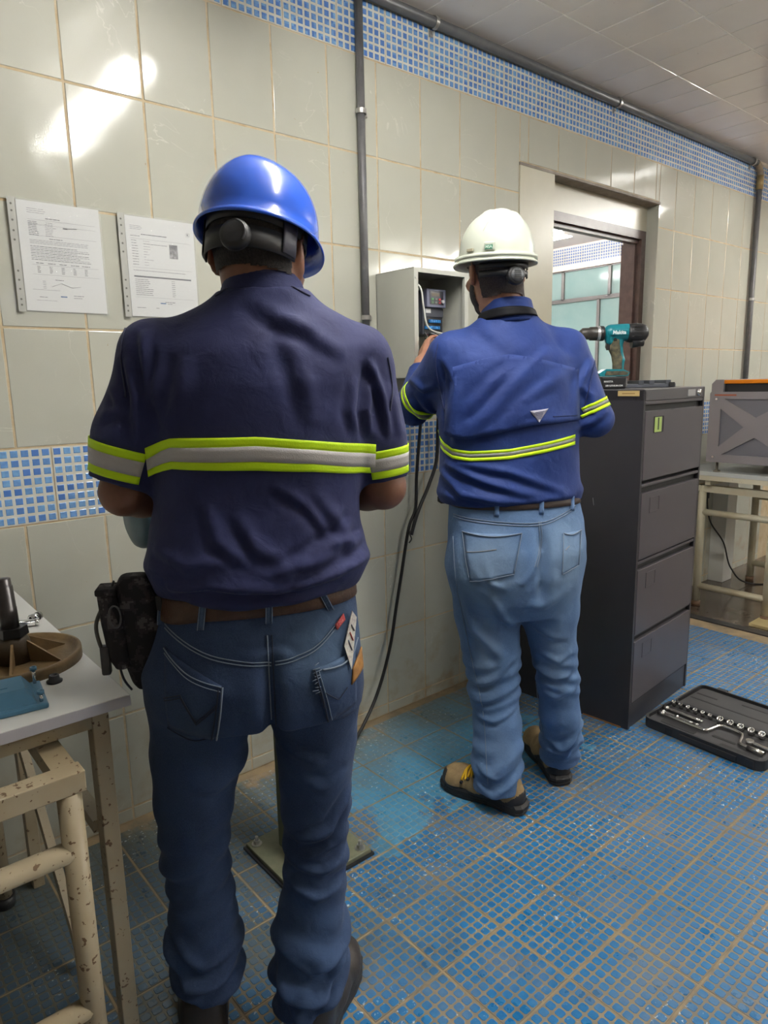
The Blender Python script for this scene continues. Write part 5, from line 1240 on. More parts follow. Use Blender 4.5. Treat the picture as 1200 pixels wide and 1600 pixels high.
def document(x0, x1, z0, z1, label, kind):
    t = thing('document', label, 'paper', ((x0+x1)/2, -.0005, (z0+z1)/2), 0); w_, h_ = x1-x0, z1-z0
    mb = MB(); mb.bb(-w_/2+.022, w_/2-.004, -.0026, -.001, -h_/2+.004, h_/2-.004); mb.build('sheet', M_PAPER, t)
    # sleeve surface, slightly crumpled
    vs = []; fs = []; nx, nz = 14, 18
    for i in range(nx+1):
        for k in range(nz+1):
            u, v = i/nx, k/nz; e = .0045+.0028*abs(math.sin(5*u+9*v)*math.sin(7*v-4*u+kind))*(1 if v > .75 else .35)+.006*max(0, u-.7)*max(0, v-.75)*8*abs(math.sin(23*u+9*v)); vs.append((-w_/2+w_*u, -e, -h_/2+h_*v))
    for i in range(nx):
        for k in range(nz): fs.append((i*(nz+1)+k, (i+1)*(nz+1)+k, (i+1)*(nz+1)+k+1, i*(nz+1)+k+1))
    mb = MB(); mb.add(vs, fs, 0, True); mb.build('clear_sleeve', M_SLEEVE, t)
    mb = MB(); mb.bb(-w_/2, -w_/2+.019, -.0072, -.0064, -h_/2, h_/2); st = mb.build('punched_strip', M_STRIP, t)
    hm = mat('hole_shadow', (.16, .16, .14), .8) if 'hole_shadow' not in bpy.data.materials else bpy.data.materials['hole_shadow']
    for k in (.06, .11, .20, .28, .36, .63, .71, .80, .88, .94):
        mb = MB(); mb.cyl((-w_/2+.009, -.0074, -h_/2+h_*k), (-w_/2+.009, -.0078, -h_/2+h_*k), .0028, n=10); mb.build('punch_hole', hm, st)
    mb = MB(); r_ = random.Random(kind*5+1)
    def rect(x, z, w, h, mi=0): mb.bb(x, x+w, -.0031, -.0027, z-h, z, mi)
    def words(x, z, w, h=.0013, mi=0, fill=.85):
        e = x
        while e < x+w*fill: l = r_.uniform(.004, .013); rect(e, z, min(l, x+w-e), h, mi); e += l+.0015
    L, Rr = -w_/2+.047, w_/2-.018; T = h_/2
    if kind in (1, 3):
        for i in range(3): words(L, T-.022-.005*i, .05, mi=1)
        words(L+.045, T-.044, .045, .002)
        rect(L, T-.050, Rr-L, .0006, 1)
        for i in range(9): words(L, T-.055-.0042*i, .025); words(L+.042, T-.055-.0042*i, .02 if i != 3 else .03, mi=1)
        rect(L, T-.062, Rr-L, .0005, 1); rect(L, T-.090, Rr-L, .0006, 1); words(L+.05, T-.096, .04, .0016)
        for i in range(3): words(L, T-.102-.004*i, Rr-L-.005, mi=1)
        for i in range(9): words(L, T-.118-.0043*i, (Rr-L)*(1 if i % 3 else .8), mi=i % 2)
        for k in range(5): words(L+.01+.03*k, T-.161, .022, .0016)
        rect(L, T-.166, Rr-L, .0006, 1)
        for i in range(5):
            for k in range(5): words(L+.012+.031*k, T-.170-.0038*i, .008)
        rect(L, T-.191, Rr-L, .0006, 1); words(L+.055, T-.203, .022, .0016)
        for i in range(5): words(L+.022, T-.208-.0045*i, .008, mi=1)
        P_ = [(L+.045, T-.222), (L+.07, T-.212), (L+.098, T-.222), (L+.122, T-.218)]
        for a, c in zip(P_[:-1], P_[1:]): mb.tube([(a[0], -.003, a[1]), (c[0], -.003, c[1])], .0006, 4, 1)
        words(L-.005, T-.231, .08, .001, 1); words(L+.01, T-.25, .02); words(L+.10, T-.243, .03); words(L+.10, T-.249, .022); words(L+.002, T-.259, .06, .001, 1)
        mb.tube([(L+.092, -.003, T-.066), (L+.125, -.003, T-.063)], .0009, 4, 0); rect(L+.088, T-.064, .012, .003)
    else:
        for i in range(3): words(L-.012, T-.030-.0045*i, .038, mi=1)
        words(L+.02, T-.052, .092, .0022); words(L-.012, T-.058, .03)
        rect(L-.012, T-.066, Rr-L+.012, .0006, 1)
        for i in range(10): words(L-.01, T-.071-.0075*i, .018); words(L+.025, T-.071-.0075*i, (.02, .085, .02, .02, .012, .016, .006, .035, .014, .012)[i], mi=0 if i == 1 else 1)
        rect(L-.012, T-.147, Rr-L+.012, .0006, 1); words(L-.01, T-.155, Rr-L+.01, .0018, 1)
        rect(L-.010, T-.171, Rr-L+.006, .0042)
        for i in range(9): words(L-.008, T-.181-.0055*i, .045 if i < 5 else .055); words(L+.105, T-.181-.0055*i, .010)
        rect(L-.01, T-.232, Rr-L+.01, .0005, 1); words(L+.08, T-.243, .035, .0016); words(L+.088, T-.248, .018); words(L-.008, T-.262, .03); words(L+.05, T-.262, .012)
        rect(L+.105, T-.098+.024, .026, .040, 1)
        mb.lathe([(.006, 0), (.0066, 0)], (Rr-.006, -.0032, T-.040), 'Y', 14, 0)
    o = mb.build('print', [M_INK, M_INKL], t); o['kind'] = 'stuff'
    if kind == 2:
        mb = MB(); mb.bb(L+.105, L+.131, -.0035, -.0028, T-.114, T-.074); mb.build('photo', mat('photo_print', (.10, .10, .11), .5, noise=(70, .9, (.42, .42, .42))), t)
        text('K', .008, M_INK, t, frameM((Rr-.006, -.0034, T-.040), (1, 0, 0), (0, 0, 1)), bold=.0003)
    mb = MB(); mb.bb(L+.065, L+.082, -.0031, -.0027, T-.249, T-.246); mb.build('stamp', mat('blue_stamp', (.08, .16, .34), .7) if 'blue_stamp' not in bpy.data.materials else bpy.data.materials['blue_stamp'], t)
document(-.175, .065, 1.605, 1.897, 'printed test sheet with small line graph in crumpled clear sleeve, left of the other', 'k' and 1)
document(.112, .350, 1.603, 1.895, 'printed certificate with small photo and grey table bar in clear sleeve', 2)
document(-.455, -.2165, 1.600, 1.893, 'third sleeved sheet, only its edge showing at the left border', 3)

# ------------------------------------------------------------------ electrical box
M_BOX = mat('light_grey_enamel', (0.50, 0.505, 0.445), .35, noise=(8, .3, (.46, .465, .41)))
EB = thing('electrical_box', 'open grey steel wall box with drive and wiring inside', 'electrical box', (1.08, 0, 1.41)); BW, BD, BH = .282, .212, .39
mb = MB(); mb.bb(0, BW, -.004, -.0012, 0, BH); mb.build('back_plate', M_BOX, EB)
for nm, q in (('side_panel', (0, .002, -BD, -.001, 0, BH)), ('side_panel', (BW-.002, BW, -BD, -.001, 0, BH)), ('top_panel', (0, BW, -BD, -.001, BH-.002, BH)), ('bottom_panel', (0, BW, -BD, -.001, 0, .002))):
    mb = MB(); mb.bb(*q); mb.build(nm, M_BOX, EB)
mb = MB(); f_ = .020
for q in ((0, f_, 0, BH), (BW-f_, BW, 0, BH), (f_, BW-f_, BH-f_*.8, BH), (f_, BW-f_, 0, f_*.8)): mb.bb(q[0], q[1], -BD-.002, -BD, q[2], q[3])
mb.bb(f_-.0015, f_, -BD, -BD+.010, f_*.8, BH-f_*.8); mb.bb(BW-f_, BW-f_+.0015, -BD, -BD+.010, f_*.8, BH-f_*.8); mb.bb(f_, BW-f_, -BD, -BD+.010, BH-f_*.8, BH-f_*.8+.0015)
mb.build('front_lip', M_BOX, EB)
for x, z in ((.008, .355), (.008, .045)):
    mb = MB(); mb.cyl((x, -BD-.002, z), (x, -BD-.005, z), .004, n=10); mb.build('rivet', M_BOX, EB)
mb = MB(); mb.box((.03, -.004, -.008), (.03, .004, .03)); mb.build('mounting_lug', M_GALV, EB)
# contents
M_VFD = mat('drive_grey', (0.055, .060, .078), .45); M_VFDL = mat('drive_face', (0.15, .16, .24), .4); M_BLUE = mat('terminal_blue', (0.03, .20, .52), .4)
D = thing('motor_drive', 'dark grey motor drive with keypad screen inside the open box', 'drive', (1.205, -.006, 1.575))
mb = MB(); mb.bb(0, .108, -.118, 0, 0, .165, bev=.003); mb.build('body', M_VFD, D)
for k in range(9):
    mb = MB(); mb.bb(-.0012, 0, -.105+k*.011, -.100+k*.011, .012, .15); mb.build('side_rib', mat('rib_grey', (.10, .105, .13), .4) if 'rib_grey' not in bpy.data.materials else bpy.data.materials['rib_grey'], D)
mb = MB(); mb.bb(.004, .106, -.138, -.118, .100, .168, bev=.003); kp = mb.build('keypad', M_VFDL, D)
mb = MB(); mb.bb(.020, .090, -.1395, -.138, .110, .160); mb.build('screen', mat('keypad_panel', (0.035, .035, .05), .2), kp)
mb = MB(); mb.bb(.028, .070, -.1402, -.139, .141, .154); mb.build('display', mat('lcd_window', (.12, .09, .06), .15), kp)
for k, c in enumerate(((.10, .35, .12), (.20, .22, .20), (.55, .05, .07), (.12, .22, .12), (.2, .22, .2), (.40, .05, .06))):
    mb = MB(); mb.box((.032+.019*(k % 3), -.1405, .130-.012*(k//3)), (.012, .002, .008), bev=.0008); mb.build('key', mat('key_%d' % k, c, .4), kp)
mb = MB(); mb.cyl((.083, -.138, .122), (.083, -.149, .122), .007, .006, n=14); mb.build('knob', mat('knob_silver', (.45, .45, .47), .3), kp)
mb = MB(); mb.bb(.006, .104, -.124, -.118, .066, .098); mb.build('cover', M_VFD, D)
mb = MB(); mb.bb(.010, .036, -.126, -.124, .080, .096); mb.build('white_label', mat('sticker_white', (.7, .7, .68), .5), D)
mb = MB(); mb.bb(.008, .100, -.120, -.112, .008, .062); mb.build('terminal_bay', M_BLACK, D)
for z0, a, c in ((.044, .030, .092), (.020, .008, .084)):
    for k in range(int((c-a)/.0095)):
        mb = MB(); mb.bb(a+k*.0095, a+k*.0095+.008, -.130, -.118, z0, z0+.012, bev=.001); mb.build('terminal', M_BLUE, D)
br = thing('circuit_breaker', 'pale grey breaker with black switch at left inside the open box', 'breaker', (1.108, -.008, 1.62))
mb = MB(); mb.bb(0, .05, -.085, 0, -.03, .09, bev=.003); mb.build('body', mat('breaker_grey', (.26, .28, .30), .4), br); mb = MB(); mb.bb(.012, .04, -.100, -.085, .012, .045, bev=.003); mb.build('switch', M_BLACK, br)
mb = MB(); mb.bb(.0, .052, -.082, 0, -.072, -.032, bev=.002); mb.build('lower_block', M_BLACK, br)
# wires
wc = MB(); wc.tube(smooth_path([(1.115, -.06, 1.765), (1.118, -.15, 1.755), (1.127, -.196, 1.735), (1.139, -.20, 1.665), (1.158, -.205, 1.593), (1.231, -.212, 1.572), (1.30, -.222, 1.571), (1.36, -.228, 1.571), (1.41, -.235, 1.56), (1.42, -.24, 1.45), (1.40, -.16, 1.30)], 8), .0034, 8)
tag(wc.build('cable', M_WHITEC), 'white cable curving down across the inside of the open box', 'cable')
for i in range(15):
    x = 1.208+.0068*i; e = rnd.uniform(-.05, .05); y = rnd.uniform(-.16, -.10); col = (M_CABLE, M_CABLE, M_WHITEC, mat('wire_%d' % i, ((.25, .03, .03), (.05, .05, .05), (.30, .26, .12))[i % 3], .5))[i % 4]
    mb = MB(); mb.tube(smooth_path([(x, -.12, 1.583), (x+e*.3, y-.02, 1.56), (x+e, y, 1.53), (x-e*.8+rnd.uniform(-.05, .03), y+rnd.uniform(-.03, .04), 1.49), (x-e+rnd.uniform(-.06, .02), -.10, 1.45), (x-.03, -.05, 1.42)], 6), .0014, 5)
    tag(mb.build('wire', col), 'thin loose wire hanging under the drive in the open box', 'wire', 'loose wires in the electrical box')
for i in range(5):
    mb = MB(); y = -.12+.02*i; mb.tube(smooth_path([(1.115+.006*i, y+.04, 1.585), (1.14+.01*i, y, 1.565-.01*i), (1.125, y-.01, 1.53-.012*i), (1.10+.006*i, y, 1.50-.012*i), (1.13, y, 1.47-.01*i), (1.15, -.04, 1.43)], 6), .0014, 5)
    tag(mb.build('wire', M_CABLE if i % 2 else M_WHITEC), 'thin loose wire hanging under the drive in the open box', 'wire', 'loose wires in the electrical box')
for i, (m_, dx) in enumerate(((M_WHITEC, 0), (M_CABLE, .012))):
    mb = MB(); mb.tube(smooth_path([(1.372+dx*.4, -.02, 1.42), (1.376+dx, -.05, 1.55), (1.371+dx, -.07, 1.66), (1.368, -.12, 1.70), (1.382+dx, -.15, 1.62), (1.40+dx, -.12, 1.50), (1.385, -.04, 1.35)], 6), .0025, 6)
    tag(mb.build('cable', m_), ('white', 'black')[i]+' cable looped beside the right flank of the open box', 'cable')
mb = MB(); ends = [(1.24, -.10, 1.412), (1.262, -.045, 1.22), (1.252, -.030, 1.02), (1.243, -.030, .88), (1.205, -.028, .80), (1.165, -.026, .62), (1.131, -.026, .473), (1.095, -.030, .33), (1.045, -.034, .20), (.985, -.045, .105), (.90, -.075, .04), (.80, -.13, .012), (.65, -.25, .010), (.50, -.36, .012)]
mb.tube(smooth_path(ends, 8), .0068, 8); tag(mb.build('cable', M_CABLE), 'thick black cable hanging from the box and curving along the wall to the floor', 'cable')
mb = MB(); mb.tube(smooth_path([(1.325, -.10, 1.412), (1.362, -.045, 1.22), (1.356, -.040, 1.07), (1.31, -.040, .97), (1.262, -.042, .895), (1.232, -.043, .84), (1.205, -.044, .775)], 8), .0075, 8); tag(mb.build('cable', M_CABLE), 'shorter black cable swinging in from the right and joining the long one', 'cable')
mb = MB(); mb.tube(smooth_path([(1.218, -.043, .80), (1.195, -.045, .785), (1.20, -.05, .76), (1.188, -.048, .745)], 4), .003, 5); tag(mb.build('cable_tie', M_BLACK), 'black tie with loose tail where the two black cables meet', 'cable tie')

# ================================================================== PEDESTAL WITH MOTOR, IN FRONT OF THE NEAR MAN
M_OLIVE = mat('olive_paint', (0.13, 0.15, 0.085), .5, noise=(20, .6, (0.09, .10, .06))); M_PLATE = mat('worn_olive_plate', (0.20, 0.20, 0.13), .5, noise=(16, .8, (0.10, .115, .07)))
pd = thing('pedestal', 'green square post bolted to a floor plate behind the near man', 'pedestal', (.34, -.515, 0))
mb = MB(); mb.box((0, 0, .004), (.285, .285, .008)); mb.build('rubber_pad', M_BLACK, pd)
mb = MB(); mb.box((0, 0, .0145), (.272, .272, .013), bev=.002); mb.build('base_plate', M_PLATE, pd)
mb = MB(); mb.box((0, 0, .51), (.13, .13, .98), bev=.006); mb.build('post', M_OLIVE, pd)
mb = MB(); mb.box((-.12, 0, 1.008), (.34, .16, .014), bev=.002); mb.build('top_plate', M_PLATE, pd)
for sx in (-1, 1):
    for sy in (-1, 1):
        mb = MB(); mb.cyl((sx*.112, sy*.112, .021), (sx*.112, sy*.112, .0235), .016, n=16); mb.cyl((sx*.112, sy*.112, .0235), (sx*.112, sy*.112, .034), .010, n=6, smooth=False); mb.cyl((sx*.112, sy*.112, .034), (sx*.112, sy*.112, .046), .005, n=8); mb.build('bolt', M_SCREW, pd)
M_MOTOR = mat('blue_green_enamel', (0.065, 0.125, 0.155), .35, noise=(20, .5, (0.05, .095, .12)))
mt = thing('electric_motor', 'blue-grey finned electric motor half hidden behind the near man', 'motor', (.16, -.50, 1.095), 0)
mb = MB(); mb.cyl((-.22, 0, 0), (.10, 0, 0), .058, n=28); mb.build('housing', M_MOTOR, mt)
for k in range(24):
    a = 2*PI*k/24; c, s_ = math.cos(a), math.sin(a)
    if s_ < -.85: continue
    mb = MB(); FMx = Matrix.Rotation(a, 4, 'X'); mb.bb(-.218, .095, .054, .075, -.0016, .0016, M=FMx); mb.build('fin', M_MOTOR, mt)
mb = MB(); mb.lathe([(0, -.262), (.052, -.260), (.070, -.252), (.076, -.242), (.077, -.226), (.072, -.224), (.072, -.215)], (0, 0, 0), 'X', 28); mb.build('fan_cover', M_MOTOR, mt)
mb = MB(); mb.lathe([(.03, .10), (.078, .10), (.078, .125), (.05, .14), (0, .142)], (0, 0, 0), 'X', 28); mb.build('end_shield', M_MOTOR, mt)
mb = MB(); mb.cyl((.14, 0, 0), (.20, 0, 0), .012, n=14); mb.build('shaft', M_SCREW, mt)
for y in (-.05, .05): mb = MB(); mb.box((-.03, y, -.073), (.14, .04, .014), bev=.002); mb.build('foot', M_MOTOR, mt)
mb = MB(); mb.box((-.02, 0, .085), (.10, .08, .04), bev=.004); mb.build('terminal_box', M_MOTOR, mt)
mb = MB(); mb.cyl((-.215, -.04, -.07), (-.215, -.04, -.082), .006, n=6); mb.build('drain_plug', M_MOTOR, mt)

# ================================================================== WORKBENCH AT THE LEFT AND WHAT LIES ON IT
def chipped(name, base, chip, amount=.68):
    m = mat(name, base, .42); nt = m.node_tree; b = nt.nodes['Principled BSDF']; g = N(nt, 'ShaderNodeNewGeometry'); L = nt.links.new
    n1 = N(nt, 'ShaderNodeTexNoise', Scale=95.0, Detail=3.0); L(g.outputs['Position'], n1.inputs['Vector']); n2 = N(nt, 'ShaderNodeTexNoise', Scale=11.0, Detail=3.0); L(g.outputs['Position'], n2.inputs['Vector'])
    ad = N(nt, 'ShaderNodeMath', operation='MULTIPLY_ADD'); L(n2.outputs[0], ad.inputs[0]); ad.inputs[1].default_value = .25; L(n1.outputs[0], ad.inputs[2])
    mr = N(nt, 'ShaderNodeMapRange'); mr.inputs[1].default_value = amount+.125; mr.inputs[2].default_value = amount+.14; L(ad.outputs[0], mr.inputs[0])
    n3 = N(nt, 'ShaderNodeTexNoise', Scale=6.0, Detail=5.0); L(g.outputs['Position'], n3.inputs['Vector']); r3 = N(nt, 'ShaderNodeMapRange'); r3.inputs[1].default_value = .45; r3.inputs[2].default_value = .75; r3.inputs[4].default_value = .7; L(n3.outputs[0], r3.inputs[0])
    m0 = N(nt, 'ShaderNodeMix', data_type='RGBA'); L(r3.outputs[0], m0.inputs[0]); m0.inputs[6].default_value = (*base, 1); m0.inputs[7].default_value = (base[0]*.75, base[1]*.66, base[2]*.52, 1)
    mx = N(nt, 'ShaderNodeMix', data_type='RGBA'); L(mr.outputs[0], mx.inputs[0]); L(m0.outputs[2], mx.inputs[6]); mx.inputs[7].default_value = (*chip, 1); L(mx.outputs[2], b.inputs['Base Color']); return m
M_CREAMP = chipped('chipped_cream_paint', (0.42, 0.35, 0.235), (0.13, .075, .035), .655)
M_CREAM2 = chipped('cream_pipe_paint', (0.60, 0.56, 0.42), (0.20, .12, .06), .72)
M_LAM = mat('white_laminate', (0.64, 0.635, 0.61), .3, noise=(6, .4, (.60, .60, .57)))
M_EDGE = mat('grey_edge_band', (0.42, .41, .45), .4)
wt = thing('worktable', 'white topped workbench with chipped cream square steel frame at left', 'table', (-.275, -.91, 0))
mb = MB(); mb.bb(-1.7, 0, 0.0, .90, .830, .850); mb.build('top', M_LAM, wt)
mb = MB(); mb.bb(-1.7, .0012, -.0012, 0, .8295, .849); mb.bb(0, .0012, 0, .90, .8295, .849); mb.build('edge_band', M_EDGE, wt)
for x, y in ((-.045, .05), (-.045, .80), (-1.6, .05), (-1.6, .80)):
    mb = MB(); mb.box((x, y, .4145), (.030, .036, .829), bev=.002); lg = mb.build('leg', M_CREAMP, wt)
for nm, q in (('front_rail', (-1.62, -.032, .035, .064, .790, .8285)), ('back_rail', (-1.62, -.032, .787, .815, .790, .8285)), ('side_rail', (-.058, -.032, .066, .785, .792, .828)), ('side_rail', (-1.615, -1.585, .066, .785, .772, .817)), ('lower_rail', (-1.62, -.035, .785, .815, .46, .49)), ('lower_side_rail', (-.068, -.042, .066, .785, .565, .590))):
    mb = MB(); mb.bb(*q); mb.build(nm, M_CREAMP, wt)
mb = MB(); mb.tube([(-.06, .78, .56), (-.045, .42, .10), (-.04, .40, .02)], .014, 4, smooth=False); mb.build('brace', M_CREAMP, wt)
st = thing('bench_frame', 'chipped cream round pipe bench frame pushed under the white worktable', 'bench', (-.41, -.98, 0))
mb = MB(); mb.bb(-.95, .024, -.019, .019, .748, .785, bev=.002); mb.build('front_rail', M_CREAMP, st)
mb = MB(); mb.bb(-.019, .019, .019, .82, .752, .784); mb.build('side_rail', M_CREAMP, st); mb = MB(); mb.bb(-.95, -.906, .024, .82, .742, .785); mb.build('side_rail', M_CREAMP, st)
for x, y in ((0, 0), (0, .84), (-.92, 0), (-.92, .84)):
    mb = MB(); mb.cyl((x, y, .02), (x, y, .748), .0195, n=18); lg = mb.build('leg', M_CREAMP, st); mb = MB(); mb.cyl((x, y, 0), (x, y, .03), .026, n=16); mb.build('rubber_foot', M_BLACK, lg)
for z in (.640, .335):
    mb = MB(); mb.cyl((-.92, 0, z), (0, 0, z), .0185, n=16); mb.build('crossbar', M_CREAMP, st)
    mb = MB(); mb.cyl((0, .84, z), (-.92, .84, z), .0185, n=16); mb.build('crossbar', M_CREAMP, st)
ZT = .8502
M_CAST = mat('brown_cast_iron', (0.20, 0.125, 0.05), .55, metal=.1, noise=(14, .8, (0.11, .075, .04)), bump=(90, .5)); M_DARKM = mat('oily_black_steel', (0.02, .018, .018), .3, metal=.3, noise=(20, .7, (.05, .04, .035)))
wh = thing('motor_end_shield', 'round brown ribbed casting with a black shaft standing on the worktable', 'machine part', (-.396, -.612, ZT))
mb = MB(); mb.lathe([(.02, .008), (.10, .010), (.112, .014), (.117, .022), (.123, .022), (.124, .016), (.124, .0), (.02, .0), (.02, .008)], n=56); mb.build('dish', M_CAST, wh)
for k in range(6):
    a = 2*PI*k/6+.22; mb = MB(); mb.prism([(.03, .009), (.105, .010), (.03, .052)], 'Y', -.0022, .0022, M=Matrix.Rotation(a, 4, 'Z')); mb.build('rib', M_CAST, wh)
mb = MB(); mb.lathe([(.0, .062), (.024, .062), (.030, .05), (.034, .008), (0, .008)], n=24); mb.build('hub', mat('brown_dark_iron', (.07, .05, .03), .5), wh)
mb = MB(); mb.cyl((0, 0, .062), (0, 0, .080), .030, .028, n=6, smooth=False); mb.build('collar', M_DARKM, wh)
mb = MB(); mb.lathe([(0, .075), (.0175, .075), (.017, .12), (.0165, .12), (.0160, .165), (.0145, .165), (.0140, .180), (0, .181)], n=20, M=Matrix.Rotation(-.03, 4, 'Y')); mb.build('shaft', M_DARKM, wh)
M_COVB = mat('blue_enamel_cover', (0.060, 0.165, 0.26), .35, noise=(25, .4, (.05, .14, .22)))
cvr = thing('terminal_cover', 'blue cast cover with two screws lying at the front of the worktable', 'cover', (-.480, -.800, ZT), -.12)
mb = MB()
def frus(mb, a, b, c, d, z0, z1, i): mb.add([(a, c, z0), (b, c, z0), (b, d, z0), (a, d, z0), (a+i, c+i, z1), (b-i, c+i, z1), (b-i, d-i, z1), (a+i, d-i, z1)], [(0, 3, 2, 1), (4, 5, 6, 7), (0, 1, 5, 4), (1, 2, 6, 5), (2, 3, 7, 6), (3, 0, 4, 7)])
mb.bb(-.11, .088, -.058, .058, 0, .010, bev=.003); mb.build('flange', M_COVB, cvr)
mb = MB(); frus(mb, -.105, .072, -.048, .048, .009, .036, .016); mb.build('raised_box', M_COVB, cvr)
for k in range(3): mb = MB(); mb.bb(.005-.032*k, .030-.032*k, -.016, .018, .036, .0372); mb.build('raised_letters', M_COVB, cvr)
for y, h in ((-.044, .012), (.046, .024)):
    mb = MB(); mb.cyl((.078, y, .010), (.078, y, .012+h), .0032, n=10); sc_ = mb.build('screw', M_CHROME, cvr); mb = MB(); mb.lathe([(0, 0), (.0062, 0), (.0062, .006), (.0035, .006), (.0035, .003), (0, .003)], (.078, y, .012+h), n=14); mb.build('screw_head', M_COVB, cvr)
rc = thing('torque_bar', 'chrome bar lying at the back of the white worktable', 'tool', (-.352, -.372, ZT), -.38)
mb = MB(); mb.cyl((-.07, 0, .009), (.050, 0, .009), .0088, n=18); mb.build('shaft', M_CHROME, rc); mb = MB(); mb.cyl((.050, 0, .009), (.058, 0, .009), .0075, n=18); mb.build('end_cap', M_CHROME, rc)
sk = thing('socket', 'small chrome socket lying beside the chrome bar on the worktable', 'socket', (-.296, -.352, ZT), .5); mb = MB(); mb.lathe([(.005, -.014), (.0095, -.014), (.0095, .014), (.006, .014), (.006, -.002), (0, -.002)], (0, 0, .0097), 'X', 16); mb.build('barrel', M_CHROME, sk)
mb = MB(); mb.lathe([(.0095, .003), (.0105, .004), (.0105, .008), (.0095, .009)], (0, 0, .0097), 'X', 16); mb.build('ring', M_DARKM, sk)
nt_ = thing('clip', 'tiny black headed pin standing at the back of the worktable', 'pin', (-.335, -.268, ZT)); mb = MB(); mb.cyl((0, 0, 0), (0, 0, .034), .0035, n=10); mb.build('pin', M_CHROME, nt_); mb = MB(); mb.box((0, 0, .037), (.014, .01, .006), bev=.001); mb.build('head', M_BLACK, nt_)
cp = thing('rubber_plug', 'small round black rubber plug near the corner of the worktable', 'plug', (-.362, -.758, ZT)); mb = MB(); mb.lathe([(0, 0), (.014, 0), (.0145, .003), (.010, .005), (.009, .014), (.006, .0145), (.0055, .006), (0, .006)], n=24); mb.build('cap', M_BLACK, cp)

# ================================================================== FILING CABINET
M_CAB = mat('charcoal_enamel', (0.030, 0.029, 0.034), .32, noise=(5, .4, (.036, .033, .038))); M_CABF = mat('charcoal_drawer_face', (0.075, 0.066, 0.075), .32); M_DARK = mat('dark_recess', (0.012, .012, .013), .5)
CR = math.radians(4.6); cb = thing('filing_cabinet', 'tall charcoal four-drawer steel filing cabinet beside the white-hatted man', 'filing cabinet', (1.719, -.760, 0), CR)
CWd, CDp, CHt = .570, .600, 1.354
mb = MB(); mb.bb(0, .014, 0, CDp, .0, CHt-.004); mb.build('side_panel', M_CAB, cb); mb = MB(); mb.bb(CWd-.014, CWd, 0, CDp, 0, CHt-.004); mb.build('side_panel', M_CAB, cb)
mb = MB(); mb.bb(0, CWd, CDp-.01, CDp, 0, CHt-.004); mb.build('back_panel', M_CAB, cb)
mb = MB(); mb.bb(0, CWd, 0, CDp, CHt-.045, CHt, bev=.003); tp = mb.build('top', mat('cabinet_top', (.085, .08, .085), .35), cb)
mb = MB(); mb.bb(.393, .465, -.003, .001, CHt-.036, CHt-.010); mb.build('maker_plate', mat('plate_aluminium', (.42, .42, .42), .35, metal=.4), tp)
mb = MB(); mb.lathe([(0, .012), (.012, .011), (.015, .006), (.015, 0)], (.500, 0, CHt-.024), 'Y', 18, M=Matrix.Identity(4)); mb.build('lock', M_CHROME, tp).scale = (1, -1, 1)
mb = MB(); mb.bb(.014, CWd-.014, .03, .04, .09, CHt-.045); mb.build('inner_shadow_panel', M_DARK, cb)
mb = MB(); mb.bb(.0, CWd, .004, .02, 0, .105, bev=.002); mb.build('plinth', M_CAB, cb)
for k, (z0, z1) in enumerate(((1.012, 1.272), (.702, .962), (.400, .660), (.112, .368))):
    dr_ = MB(); dr_.bb(.016, CWd-.016, -.002, .018, z0, z1, bev=.002); dd = dr_.build('drawer', M_CABF, cb)
    mb = MB(); mb.bb(.016, CWd-.016, .016, .022, z1, z1+.030); mb.build('handle_recess', M_DARK, dd)
    mb = MB(); mb.bb(.016, CWd-.016, .0, .020, z1+.024, z1+.036, bev=.002); mb.build('handle_lip', M_CABF, dd)
    mb = MB(); zt = z1-.022
    for q in ((.088, .172, zt-.004, zt), (.088, .172, zt-.062, zt-.058), (.168, .172, zt-.062, zt), (.088, .092, zt-.062, zt)): mb.bb(q[0], q[1], -.0035, 0, q[2], q[3])
    if k: mb.bb(.088, .172, -.0022, 0, zt-.062, zt)
    mb.build('card_holder', M_CABF if k else M_DARK, dd)
    if k == 0:
        mb = MB(); mb.bb(.094, .152, -.0045, -.002, zt-.060, zt-.003); cd = mb.build('card', mat('green_card', (.42, .56, .16), .6), dd); text('1', .062, mat('marker_ink', (.03, .05, .02), .7), cd, frameM((.123, -.0048, zt-.031), (1, 0, 0), (0, 0, 1)), bold=.0018)
# sticker on the flank
mb = MB(); mb.box((-.0012, .060, 1.338), (.002, .085, .020), bev=.0008); sk_ = mb.build('sticker', mat('beige_sticker', (.55, .40, .17), .5), cb); mb = MB(); mb.box((-.0024, .060, 1.338), (.0006, .050, .003)); mb.build('faded_print', mat('sticker_ink', (.25, .15, .05), .7), sk_)
mb = MB(); mb.bb(-.0012, .002, .03, .20, .0, .006); mb.build('rust_edge', mat('rust', (.30, .13, .04), .8), cb)
mb = MB(); mb.tube([(-.0008, .19, .93), (-.0008, .185, .90)], .0012, 4); mb.build('scratch', mat('scratch_light', (.3, .3, .3), .5), cb)

